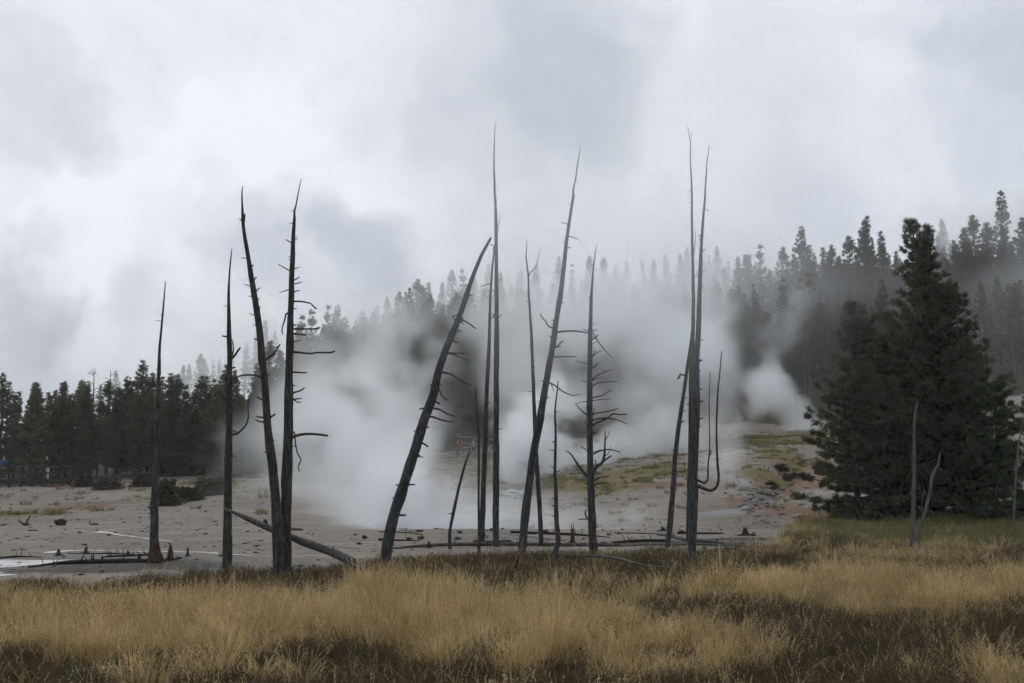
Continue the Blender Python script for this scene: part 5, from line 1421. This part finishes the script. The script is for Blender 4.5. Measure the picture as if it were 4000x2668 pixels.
for k in range(n_):
    x_ = q0[0] - 1 + k * .26
    o = link('plank', pmesh, pw); o.location = (x_ - q0[0], .5, tz(x_, 104) + .0 - q0[2])

# ------------------------------------------------------------------ grass
def clump(name, mat, seed, n, h, spread, lean, width, head=0.0, arc=.5):
    """one tussock: n tapering arched blades, attribute h runs 0..1 along the blade"""
    rg = np.random.default_rng(seed)
    a = rg.uniform(0, 6.28, n); r = spread * np.sqrt(rg.random(n)) * .5
    b = np.stack([np.cos(a) * r, np.sin(a) * r, np.full(n, -.03)], -1)
    a2 = a + rg.normal(0, .9, n)
    ln = np.abs(rg.normal(lean, lean * .55, n)) * h
    dr = np.stack([np.cos(a2), np.sin(a2), 0 * a2], -1)
    H = h * rg.uniform(.5, 1.12, n)
    fa = rg.uniform(0, 6.28, n)
    sd = np.stack([np.cos(fa), np.sin(fa), 0 * fa], -1)
    ks = np.array([0, .4, .75, 1.0]); rows = []; hv = []
    for k in ks:
        c = b + dr * (ln * k ** 1.9)[:, None]
        c[:, 2] += H * (k - arc * .22 * k ** 3 * (ln / h) * 2)
        if k < 1:
            w = width * (1 - .55 * k)
            rows += [c - sd * w / 2, c + sd * w / 2]; hv += [np.full(n, k)] * 2
        else:
            rows.append(c); hv.append(np.full(n, k)); tip = c
    V_ = np.stack(rows, 1).reshape(-1, 3); hh = np.stack(hv, 1).ravel()
    o = np.arange(n)[:, None] * 7
    T_ = np.concatenate([o + np.array(t)[None] for t in ((0, 1, 3), (0, 3, 2), (2, 3, 5), (2, 5, 4), (4, 5, 6))])
    if head:
        m_ = int(n * head); pk = rg.choice(n, m_, replace=False)
        ex, et = [], []
        for j in range(6):
            p = tip[pk] - np.array([0, 0, 1]) * (h * .05 * j) - dr[pk] * (ln[pk] * .04 * j)[:, None]
            q = rg.normal(size=(m_, 3)) * .5; q[:, 2] += .5
            q /= np.linalg.norm(q, axis=1)[:, None]
            s_ = np.cross(q, rg.normal(size=(m_, 3))); s_ /= np.linalg.norm(s_, axis=1)[:, None]
            ex.append(np.stack([p - s_ * .004, p + s_ * .004, p + q * h * .07], 1))
        ex = np.vstack(ex).reshape(-1, 3)
        et = np.arange(len(ex)).reshape(-1, 3) + len(V_)
        V_ = np.vstack([V_, ex]); hh = np.concatenate([hh, np.ones(len(ex))]); T_ = np.vstack([T_, et])
    me = mesh_np(name, V_, T_, mat, smooth=False)
    at = me.attributes.new('h', 'FLOAT', 'POINT'); at.data.foreach_set('value', hh.astype(np.float32))
    return me

def scatter(name, label, cat, meshes, pts, scl, rotz, idx, tilt):
    """one object that instances tussocks on its points"""
    col = bpy.data.collections.new(name + '_tussocks')
    for k, me in enumerate(meshes):
        o = bpy.data.objects.new('%s_tussock_%02d' % (name, k), me)
        col.objects.link(o)
    me = bpy.data.meshes.new(name)
    n = len(pts)
    c = pts.mean(0)
    me.vertices.add(n); me.vertices.foreach_set('co', (pts - c).astype(np.float32).ravel())
    A = me.attributes.new('scl', 'FLOAT_VECTOR', 'POINT'); A.data.foreach_set('vector', scl.astype(np.float32).ravel())
    rot = np.stack([tilt[:, 0], tilt[:, 1], rotz], -1)
    A = me.attributes.new('rot', 'FLOAT_VECTOR', 'POINT'); A.data.foreach_set('vector', rot.astype(np.float32).ravel())
    A = me.attributes.new('idx', 'INT', 'POINT'); A.data.foreach_set('value', idx.astype(np.int32))
    ng = bpy.data.node_groups.new(name, 'GeometryNodeTree')
    ng.interface.new_socket('Geometry', in_out='INPUT', socket_type='NodeSocketGeometry')
    ng.interface.new_socket('Geometry', in_out='OUTPUT', socket_type='NodeSocketGeometry')
    N_, L_ = ng.nodes, ng.links
    gi, go = N_.new('NodeGroupInput'), N_.new('NodeGroupOutput')
    ci = N_.new('GeometryNodeCollectionInfo')
    ci.inputs['Collection'].default_value = col
    ci.inputs['Separate Children'].default_value = True
    ci.inputs['Reset Children'].default_value = True
    iop = N_.new('GeometryNodeInstanceOnPoints')
    iop.inputs['Pick Instance'].default_value = True
    def na(nm, typ):
        q = N_.new('GeometryNodeInputNamedAttribute'); q.data_type = typ; q.inputs['Name'].default_value = nm
        return q.outputs[0]
    L_.new(gi.outputs[0], iop.inputs['Points']); L_.new(ci.outputs[0], iop.inputs['Instance'])
    L_.new(na('idx', 'INT'), iop.inputs['Instance Index'])
    L_.new(na('rot', 'FLOAT_VECTOR'), iop.inputs['Rotation'])
    L_.new(na('scl', 'FLOAT_VECTOR'), iop.inputs['Scale'])
    L_.new(iop.outputs[0], go.inputs[0])
    o = link(name, me, loc=c)
    o.modifiers.new('tussocks', 'NODES').node_group = ng
    me.materials.append(meshes[0].materials[0])
    return tag(o, label, cat, kind='stuff')

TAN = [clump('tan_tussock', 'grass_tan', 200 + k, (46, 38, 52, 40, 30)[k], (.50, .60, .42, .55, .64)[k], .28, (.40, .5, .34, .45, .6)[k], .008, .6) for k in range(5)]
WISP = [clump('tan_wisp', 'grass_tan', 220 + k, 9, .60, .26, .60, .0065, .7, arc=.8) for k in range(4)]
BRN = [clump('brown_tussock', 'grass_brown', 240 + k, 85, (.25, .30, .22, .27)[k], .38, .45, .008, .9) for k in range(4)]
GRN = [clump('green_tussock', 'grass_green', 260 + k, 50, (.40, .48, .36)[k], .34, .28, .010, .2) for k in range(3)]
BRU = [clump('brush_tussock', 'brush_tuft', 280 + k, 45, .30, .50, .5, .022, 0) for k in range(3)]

PATCH = [  # photo px, py, rx, ry, weight: straw-coloured stands (+) and dark sedge (-)
    (450, 2390, 620, 90, 1.3), (120, 2330, 300, 70, 1.0), (1000, 2390, 420, 90, 1.0), (1480, 2300, 330, 95, 1.2), (1700, 2400, 300, 70, .9), (2250, 2420, 620, 95, 1.5), (2750, 2470, 330, 85, 1.2), (3300, 2255, 500, 50, 1.0), (3750, 2270, 500, 60, 1.1), (2800, 2225, 260, 40, .6),
    (3840, 2520, 120, 110, 1.5), (500, 2540, 430, 70, .55), (1150, 2560, 300, 70, .6), (2400, 2540, 380, 60, .9), (1500, 2600, 160, 60, .4), (1050, 2190, 120, 30, .7), (1260, 2180, 120, 40, .8), (750, 2630, 500, 40, .4),
    (650, 2200, 560, 62, -2.2), (1180, 2215, 150, 45, -1.4), (1250, 2455, 260, 32, -1.4), (80, 2510, 200, 50, -1.2), (1850, 2130, 330, 55, -2.0), (2350, 2135, 300, 55, -1.8), (2000, 2200, 300, 30, -.6), (3500, 2390, 620, 55, -1.4), (3250, 2540, 420, 90, -1.2), (1850, 2560, 240, 60, -1.2), (2300, 2640, 800, 45, -1.5), (1300, 2490, 260, 30, -1.0),
    (2850, 2320, 380, 28, -.9), (2900, 2600, 500, 60, -1.0), (3500, 2620, 300, 60, -1.1), (1800, 2600, 900, 55, -1.5), (100, 2570, 240, 70, -1.0), (950, 2630, 500, 35, -.7), (3980, 2450, 130, 60, -.6), (150, 2640, 200, 50, -.5), (2700, 2180, 220, 25, -.6), (3000, 2150, 200, 25, -.8), (1600, 2180, 140, 35, -.5)]

rg = np.random.default_rng(77)
sp_ = .225
yy = np.arange(9.0, 46, sp_)
cx, cyy = [], []
for y_ in yy:
    hw = y_ * .5 + 4.5
    k = sp_ * (1 + max(0, (y_ - 20)) * .022)
    xs = np.arange(-hw, hw, k)
    cx.append(xs + rg.uniform(-.5, .5, len(xs)) * k); cyy.append(y_ + rg.uniform(-.5, .5, len(xs)) * sp_)
cx = np.concatenate(cx); cyy = np.concatenate(cyy)
Ug = 2000 + FPX * cx / cyy
keep = cyy < grass_edge(Ug) + (fbm(cx / 2.2, cyy / 2.2, 0 * cx + 4, 3) - .5) * 2.4 - .1
# leave the wet spots open
for (px, py, r_) in ((1312, 2640, .34), (330, 2628, .5)):
    q = G(px, py); keep &= ((cx - q[0]) ** 2 / 1.6 + (cyy - q[1]) ** 2) > r_ ** 2
cx, cyy, Ug = cx[keep], cyy[keep], Ug[keep]
cz = terrain(cx, cyy)
# where the middle of each tussock appears in the photograph
vz = (cz + .45 - CAMZ) / cyy
py_ = 1334 - FPX * (vz * CP - SP) / (CP + SP * vz)
w = np.full(len(cx), -.16)
for px, py, rx, ry, am in PATCH:
    w += (am * .72 if am > 0 else am * 1.15) * np.exp(-((Ug - px) / rx) ** 2 - ((py_ - py) / ry) ** 2)
w += np.where((Ug > 3030) & (cyy > 33), .22, 0)
w += (fbm(cx / 1.6, cyy / 1.6, 0 * cx, 3) - .5) * 1.7 + (fbm(cx / .5, cyy / .5, 0 * cx + 7, 2) - .5) * .9 + (rg.random(len(cx)) - .5) * 1.0
gmix = fbm(cx / 1.8, cyy / 1.8, 0 * cx + 21, 3) + (rg.random(len(cx)) - .5) * .5
green = (Ug > 3030) & (cyy > 31 + (gmix - .5) * 4) & (gmix > np.interp(Ug, [3050, 3500, 4000], [.62, .42, .34]))
straw = (w > .05) & ~green
thin = straw & (fbm(cx / .5, cyy / .5, 0 * cx + 15, 2) < .40) & (rg.random(len(cx)) < .8)
straw &= ~thin
wisp = (~straw) & (~thin) & ~green & (rg.random(len(cx)) < .22)
brown = (~straw) & (~wisp) & (~green) & (~thin | (rg.random(len(cx)) < .4))
def build_grass(name, label, meshes, msk, smin, smax, hs=None):
    n = int(msk.sum()); s = rg.uniform(smin, smax, n)
    hsc = s * rg.uniform(.85, 1.15, n) * (1 if hs is None else hs[msk])
    scatter(name, label, 'grass', meshes, np.stack([cx[msk], cyy[msk], cz[msk]], -1), np.stack([s, s, hsc], -1), rg.uniform(0, 6.28, n), rg.integers(0, len(meshes), n), rg.normal(0, .05, (n, 2)))
hs = (.55 + .95 * fbm(cx / .55, cyy / .55, 0 * cx + 12, 2)) * (.85 + .4 * rg.random(len(cx)) ** 2) * np.clip(.68 + .35 * np.clip(w, 0, 1.2), .6, 1.15) * np.clip(1.15 - (cyy - 12) * .012, .8, 1.2)
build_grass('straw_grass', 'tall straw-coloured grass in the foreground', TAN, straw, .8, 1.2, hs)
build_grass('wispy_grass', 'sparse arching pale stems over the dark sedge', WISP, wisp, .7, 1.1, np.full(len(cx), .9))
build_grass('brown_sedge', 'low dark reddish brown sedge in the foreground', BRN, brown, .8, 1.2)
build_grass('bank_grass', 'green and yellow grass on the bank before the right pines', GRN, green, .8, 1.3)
# far wood
n = 620
d_ = rg.uniform(124, 250, n); u_ = rg.uniform(1150, 4200, n)
lim = np.interp(u_, [1150, 1700, 2400, 3000, 3400, 3700, 4100], [118, 124, 132, 126, 128, 138, 152])
ok = d_ > lim
d_, u_ = d_[ok], u_[ok]; n = len(d_); x_ = (u_ - 2000) / FPX * d_
s = rg.uniform(8.5, 13.5, n) / HF
scatter('forest', 'dense wood of pines covering the steaming hillside', 'forest', WOOD, np.stack([x_, d_, terrain(x_, d_) - .2], -1), np.stack([s * rg.uniform(.9, 1.3, n)] * 2 + [s], -1), rg.uniform(0, 6.28, n), rg.integers(0, len(WOOD), n), rg.normal(0, .02, (n, 2)))
# low brush on the mounds and slopes
bx, by = [], []
for (px, d, rx, ry) in VEG:
    n = int(rx * ry * 5)
    a = rg.uniform(0, 6.28, n); r_ = np.sqrt(rg.random(n)) * 1.15
    bx.append((px - 2000) / FPX * d + np.cos(a) * r_ * rx); by.append(d + np.sin(a) * r_ * ry)
n = 500                                                 # stray tufts over the open slopes
d_ = rg.uniform(46, 100, n); u_ = np.where(rg.random(n) < .4, rg.uniform(0, 1100, n), rg.uniform(2080, 3250, n))
bx.append((u_ - 2000) / FPX * d_); by.append(d_)
bx = np.concatenate(bx); by = np.concatenate(by)
ok = (fbm(bx / 1.4, by / 1.4, 0 * bx + 2, 3) > .47)
bx, by = bx[ok], by[ok]
n = len(bx); s = rg.uniform(.5, 1.5, n)
scatter('slope_brush', 'low dry tufts of brush and grass on the clay slopes', 'brush', BRU, np.stack([bx, by, terrain(bx, by)], -1), np.stack([s, s, s * rg.uniform(.5, 1.1, n)], -1), rg.uniform(0, 6.28, n), rg.integers(0, 3, n), rg.normal(0, .08, (n, 2)))

# stones and crumbs of clay strewn over the flat and the slopes
n = 9000
d_ = 22 + 75 * rg.random(n) ** 1.6; u_ = rg.uniform(-60, 3300, n)
sx_ = (u_ - 2000) / FPX * d_
ok = (d_ > grass_edge(u_) + .3) & ((d_ < 38.3) | (d_ > 55) | (u_ < 1150) | (u_ > 2500)) & (fbm(sx_ / 2.5, d_ / 2.5, 0 * d_ + 31, 3) > .47) & (d_ < np.interp(u_, [0, 600, 1200, 3300], [72, 76, 80, 97]))
sx_, d_ = sx_[ok], d_[ok]; n = len(d_); s = (.02 + .07 * rg.random(n) ** 3) * np.interp(d_, [25, 90], [.8, 1.7])
STN = []
for k, mt in enumerate(('rock', 'wood_black', 'rock', 'log_weathered')):
    me = rock_mesh(30 + k); me.materials.append(MATS[mt]); STN.append(me)
scatter('gravel', 'small stones and dark crumbs strewn over the clay', 'gravel', STN, np.stack([sx_, d_, terrain(sx_, d_)], -1), np.stack([s * rg.uniform(1, 2.2, n), s, s * .7], -1), rg.uniform(0, 6.28, n), rg.integers(0, 4, n), rg.normal(0, .2, (n, 2)))

# ------------------------------------------------------------------ steam: voxel clouds
m, N, L = new_mat('steam')
at = node(N, 'ShaderNodeAttribute', attribute_name='density')
pv = N.new('ShaderNodeVolumePrincipled')
pv.inputs['Color'].default_value = (.955, .98, 1.0, 1)
pv.inputs['Anisotropy'].default_value = 0.35
pv.inputs['Density Attribute'].default_value = ''
L.new(at.outputs['Fac'], pv.inputs['Density'])
out = N.new('ShaderNodeOutputMaterial'); L.new(pv.outputs[0], out.inputs['Volume'])

def steam(name, label, lo, hi, vox, field):
    lo = np.array(lo, float); hi = np.array(hi, float)
    res = np.maximum(2, np.ceil((hi - lo) / vox).astype(int) + 1)
    ax = [np.linspace(lo[i], hi[i], res[i]) for i in range(3)]
    Z, Yg, Xg = np.meshgrid(ax[2], ax[1], ax[0], indexing='ij')
    x, y, z = Xg.ravel(), Yg.ravel(), Z.ravel()
    den = field(x, y, z)
    # fade out at the box walls so no face shows
    fade = np.ones_like(den)
    for q, i in ((x, 0), (y, 1), (z, 2)):
        wd = max(2.5 * vox, (hi[i] - lo[i]) * .06)
        fade *= np.clip((hi[i] - q) / wd, 0, 1)
        if i < 2:
            fade *= np.clip((q - lo[i]) / wd, 0, 1)
    den = np.maximum(den * fade, 0)
    den[den < 2e-4] = 0
    c = (lo + hi) / 2; c[2] = lo[2]
    me = bpy.data.meshes.new(name)
    n = len(x)
    me.vertices.add(n)
    me.vertices.foreach_set('co', np.zeros(n * 3, np.float32))
    A = me.attributes.new('den', 'FLOAT', 'POINT'); A.data.foreach_set('value', den.astype(np.float32))
    ng = bpy.data.node_groups.new(name, 'GeometryNodeTree')
    ng.interface.new_socket('Geometry', in_out='INPUT', socket_type='NodeSocketGeometry')
    ng.interface.new_socket('Geometry', in_out='OUTPUT', socket_type='NodeSocketGeometry')
    N_, L_ = ng.nodes, ng.links
    gi, go = N_.new('NodeGroupInput'), N_.new('NodeGroupOutput')
    vc = N_.new('GeometryNodeVolumeCube')
    vc.inputs['Min'].default_value = tuple(lo - c); vc.inputs['Max'].default_value = tuple(hi - c)
    for i, nm in enumerate(('Resolution X', 'Resolution Y', 'Resolution Z')):
        vc.inputs[nm].default_value = int(res[i])
    po = N_.new('GeometryNodeInputPosition')
    sep = N_.new('ShaderNodeSeparateXYZ'); L_.new(po.outputs[0], sep.inputs[0])
    tot = None
    strd = (1, res[0], res[0] * res[1])
    def nm_(op, a, b):
        q = N_.new('ShaderNodeMath'); q.operation = op
        for i, v_ in enumerate((a, b)):
            if v_ is None: continue
            if isinstance(v_, (int, float, np.integer, np.floating)): q.inputs[i].default_value = float(v_)
            else: L_.new(v_, q.inputs[i])
        return q.outputs[0]
    for i in range(3):
        k = nm_('MULTIPLY', nm_('SUBTRACT', sep.outputs[i], (lo - c)[i]), (res[i] - 1) / (hi[i] - lo[i]))
        k = nm_('MAXIMUM', nm_('MINIMUM', nm_('ROUND', k, None), res[i] - 1), 0)
        k = nm_('MULTIPLY', k, strd[i])
        tot = k if tot is None else nm_('ADD', tot, k)
    si = N_.new('GeometryNodeSampleIndex'); si.data_type = 'FLOAT'; si.domain = 'POINT'
    na = N_.new('GeometryNodeInputNamedAttribute'); na.data_type = 'FLOAT'; na.inputs['Name'].default_value = 'den'
    L_.new(gi.outputs[0], si.inputs['Geometry']); L_.new(na.outputs[0], si.inputs['Value']); L_.new(tot, si.inputs['Index'])
    L_.new(si.outputs[0], vc.inputs['Density'])
    sm = N_.new('GeometryNodeSetMaterial'); sm.inputs['Material'].default_value = MATS['steam']
    L_.new(vc.outputs[0], sm.inputs[0]); L_.new(sm.outputs[0], go.inputs[0])
    me.materials.append(MATS['steam'])
    o = link(name, me, loc=c)
    o.modifiers.new('voxels', 'NODES').node_group = ng
    return tag(o, label, 'steam', kind='stuff')

def puffs(lst):
    return [(P(px, py, d), r, a, d) for px, py, d, r, a in lst]
def puff_field(x, y, z, lst, nscale, warp, erode, soft, floor=True, seed=0.0, octaves=4, stretch=1.0):
    """soft union of puffs, broken up by turbulent noise"""
    wx = (fbm(x / nscale / 1.6 + seed, y / nscale / 1.6, z / nscale / 1.6, 3) - .5) * warp
    wy = (fbm(x / nscale / 1.6 + 31 + seed, y / nscale / 1.6, z / nscale / 1.6, 2) - .5) * warp
    wz = (fbm(x / nscale / 1.6 + 57 + seed, y / nscale / 1.6, z / nscale / 1.6, 3) - .5) * warp
    f = np.zeros_like(x); am = np.zeros_like(x)
    for c, r, a, d in lst:
        rr = np.sqrt(((x + wx - c[0]) / r) ** 2 + ((y + wy - c[1]) / (r * stretch)) ** 2 + ((z + wz - c[2]) / r) ** 2)
        q = np.clip(1.25 - rr, 0, 1)
        am = np.maximum(am, q * a)
        f = f + q
    f = 1 - np.exp(-1.6 * f)
    n = fbm(x / nscale + seed + wx * .5 / nscale, y / (nscale * 5.0), z / nscale + 3 + wz * .5 / nscale, octaves, .62)
    n = np.clip((n - .5) * 1.9 + .5, 0, 1)
    q = f - erode * (1 - n)
    den = np.clip(q / soft, 0, 1)
    den = den * den * (3 - 2 * den)
    return den * np.maximum(am, .0) ** .8

# steam drifting off the hot pool, thick at the water and thinning up and to the left
P1 = puffs([(1250, 2030, 47, 2.0, .10), (1400, 2020, 46, 2.2, .16), (1550, 2010, 45, 2.2, .20), (1700, 2015, 45, 2.2, .20), (1850, 2020, 45, 2.0, .16), (1500, 1930, 50, 3.0, .20), (1700, 1950, 49, 2.6, .16), (1380, 1920, 52, 2.8, .14),
            (1420, 1820, 54, 3.4, .18), (1560, 1830, 54, 3.2, .16), (1350, 1700, 57, 4.0, .16), (1480, 1720, 58, 3.8, .13), (1270, 1620, 60, 3.6, .07), (1380, 1580, 62, 4.2, .11), (1560, 1620, 64, 4.0, .07), (1300, 1480, 66, 4.5, .022), (1450, 1450, 70, 5.0, .035), (1620, 1480, 72, 5.0, .03),
            (1150, 1750, 60, 3.6, .07), (1000, 1720, 62, 3.6, .055), (930, 1800, 60, 3.4, .055), (1080, 1850, 58, 3.0, .05), (1420, 1300, 78, 6, .035), (1600, 1280, 84, 7, .035), (1340, 1350, 76, 5, .018), (1220, 1500, 66, 4, .015)])
def pool_field(x, y, z):
    u = 2000 + FPX * x / y
    den = puff_field(x, y, z, P1, 2.7, 3.8, .98, .60, octaves=5) * 1.15
    n = fbm(x / 1.6, y / 3.5, z / 1.2 + 4, 4)
    hgt = np.interp(u, [1100, 1350, 1700, 2000, 2300, 2900], [.35, .8, 1.0, .7, .35, .25])
    low = np.exp(-np.clip(z + .25, 0, None) / hgt) * np.clip((n - .28) / .4, 0, 1.3) * np.clip((y - 38.9) / .8, 0, 1) * np.clip((54 - y) / 6, 0, 1)
    low *= np.interp(u, [1080, 1300, 1500, 1950, 2150, 2500, 2900], [0, .55, 1, 1, .45, .22, 0])
    return den + low * .34
steam('pool_steam', 'broad veil of steam rising from the hot pool behind the paired snags', (-24, 38, -.9), (9, 92, 16), .46, pool_field)
# the vigorous vent in the centre
P2 = puffs([(2065, 1895, 74, .8, .9), (2058, 1865, 74, 1.2, .9), (2045, 1820, 75, 1.7, .8), (2015, 1760, 76, 1.9, .7), (2070, 1745, 77, 2.3, .7), (2010, 1690, 78, 2.0, .45), (2120, 1780, 77, 2.2, .6), (2180, 1750, 79, 2.4, .45), (2150, 1830, 77, 1.8, .5), (2080, 1640, 80, 3.0, .35), (2160, 1600, 84, 3.4, .3),
            (2280, 1800, 86, 2.4, .35), (2380, 1790, 88, 2.6, .3), (2480, 1760, 88, 2.8, .28), (2560, 1720, 90, 3.0, .24), (2430, 1720, 90, 2.8, .24), (2640, 1680, 92, 3.4, .2), (2300, 1880, 84, 1.6, .2), (2500, 1830, 84, 2.0, .16), (2700, 1740, 90, 2.6, .15)])
steam('vent_steam', 'dense white billow of steam from the central vent', (-2.5, 68, -.5), (20, 100, 12), .34,
      lambda x, y, z: puff_field(x, y, z, P2, 1.7, 2.4, .80, .34, seed=7.0, octaves=5))
P3 = puffs([(2120, 1500, 92, 5, .10), (2230, 1400, 96, 6, .09), (2380, 1500, 98, 5, .06), (2500, 1420, 100, 6.5, .10), (2620, 1500, 98, 6, .18), (2720, 1420, 98, 5.5, .22), (2760, 1280, 102, 5, .17), (2650, 1300, 104, 7.5, .12), (2500, 1260, 106, 8, .075), (2350, 1250, 108, 8, .06), (2200, 1250, 106, 7, .055), (2050, 1350, 98, 6, .05),
            (2740, 1580, 96, 4.5, .20), (2620, 1620, 96, 4.5, .16), (2700, 1150, 112, 8, .040), (2450, 1120, 116, 9, .032), (2200, 1120, 116, 9, .028), (1980, 1180, 112, 8, .025), (1900, 1300, 104, 7, .025), (2780, 1130, 112, 5, .03), (2000, 1500, 92, 4.5, .07)])
steam('steam_column', 'tall pale column of steam drifting up behind the right snags', (-14, 86, 0), (34, 132, 34), .9,
      lambda x, y, z: puff_field(x, y, z, P3, 6.0, 6.5, 1.02, .62, seed=13.0, octaves=5) * 1.05)
# right-hand vents
P4 = puffs([(3222, 1698, 108, .7, .6), (3190, 1680, 108, 1.2, .6), (3150, 1650, 109, 1.8, .5), (3110, 1610, 110, 2.2, .42), (3070, 1560, 110, 2.4, .36), (3010, 1520, 111, 2.6, .36), (2975, 1470, 111, 2.4, .34), (3040, 1470, 112, 2.2, .3), (2960, 1560, 110, 2.4, .16), (2900, 1600, 108, 2.6, .07), (2990, 1400, 113, 2.2, .08), (3030, 1330, 114, 2.6, .05), (3100, 1260, 115, 2.8, .045), (3130, 1170, 116, 2.6, .045), (2900, 1450, 110, 2.4, .04)])
steam('vent_steam', 'small bright steam plume blowing left from the upper right vent', (21, 98, 3), (40, 128, 26), .42,
      lambda x, y, z: puff_field(x, y, z, P4, 2.4, 3.0, .88, .42, seed=21.0, octaves=5))
P5 = puffs([(2908, 1918, 57, .35, .5), (2890, 1895, 57, .7, .4), (2865, 1865, 57.5, 1.0, .3), (2835, 1820, 58, 1.3, .2), (2800, 1770, 59, 1.6, .14), (2770, 1840, 59, 1.4, .10), (2760, 1700, 60, 2.0, .10), (2840, 1740, 60, 1.5, .08), (2450, 2040, 46, 1.0, .10), (2560, 2040, 46, 1.0, .06), (2380, 2045, 46, .9, .08)])
steam('vent_steam', 'thin wisps of steam from the lower right vent', (2, 44, -.6), (17, 64, 6), .26,
      lambda x, y, z: puff_field(x, y, z, P5, 1.1, 1.6, .85, .5, seed=29.0, octaves=5))
# mist lying on the hill
def mist(x, y, z):
    u = 2000 + FPX * x / y
    g = terrain(x, y)
    n = np.clip((fbm(x / 22 + 3, y / 70, z / 13, 4) - .5) * 2.0 + .5, 0, 1)
    h = z - g
    a = np.interp(u, [-500, 300, 900, 1250, 1500, 2000, 2700, 2900, 3200, 3450, 3600, 3800, 4100], [.014, .018, .016, .005, .0055, .007, .007, .008, .009, .011, .022, .025, .022])
    low = np.interp(u, [-500, 1000, 1400, 2000, 2900, 3400, 3700, 4100], [150, 160, 165, 150, 140, 135, 130, 130])
    d = np.clip((y - low) / 30, 0, 1) * np.clip((300 - y) / 30, 0, 1)
    top = np.clip((np.interp(u, [0, 1300, 2000, 2800, 3300, 3600, 4000], [18, 23, 30, 28, 20, 25, 25]) - h) / 10, 0, 1) * np.clip((h + 2) / 3, 0, 1)
    return a * np.clip((n - .30) / .32, 0, 1.6) * d * top
steam('hill_mist', 'pale mist lying over the wooded hill and ridge', (-170, 112, -2), (190, 300, 88), 3.6, mist)
P6 = puffs([(2350, 300, 24, 5.5, .030), (2100, 650, 24, 4.5, .030), (2600, 700, 24, 4.5, .030), (2300, 950, 24, 4.0, .024), (2750, 1000, 24, 3.5, .018), (1950, 900, 24, 3.5, .024), (2350, 1250, 24, 2.5, .010), (2850, 500, 24, 4, .022)])
steam('drift_steam', 'thin drifting steam hanging round the tops of the central snags', (-6, 17.5, 4.4), (10, 30.5, 14.5), .6,
      lambda x, y, z: puff_field(x, y, z, P6, 3.5, 2.5, .35, .8, seed=41.0, octaves=3))

# ------------------------------------------------------------------ haze in the air
m, N, L = new_mat('haze')
pv = N.new('ShaderNodeVolumePrincipled')
pv.inputs['Color'].default_value = (.95, .965, .985, 1)
pv.inputs['Density'].default_value = 0.0004
pv.inputs['Density Attribute'].default_value = ''
out = N.new('ShaderNodeOutputMaterial'); L.new(pv.outputs[0], out.inputs['Volume'])
v, f = box(1260, 780, 96)
hz = link('haze', mesh_np('haze', v, f, 'haze', smooth=False), loc=(0, 320, 44))
tag(hz, 'thin even haze in the air', 'haze', kind='stuff')
print('trees', n_tree, 'objects', len(bpy.data.objects), 'tris', sum(len(me.polygons) for me in bpy.data.meshes))
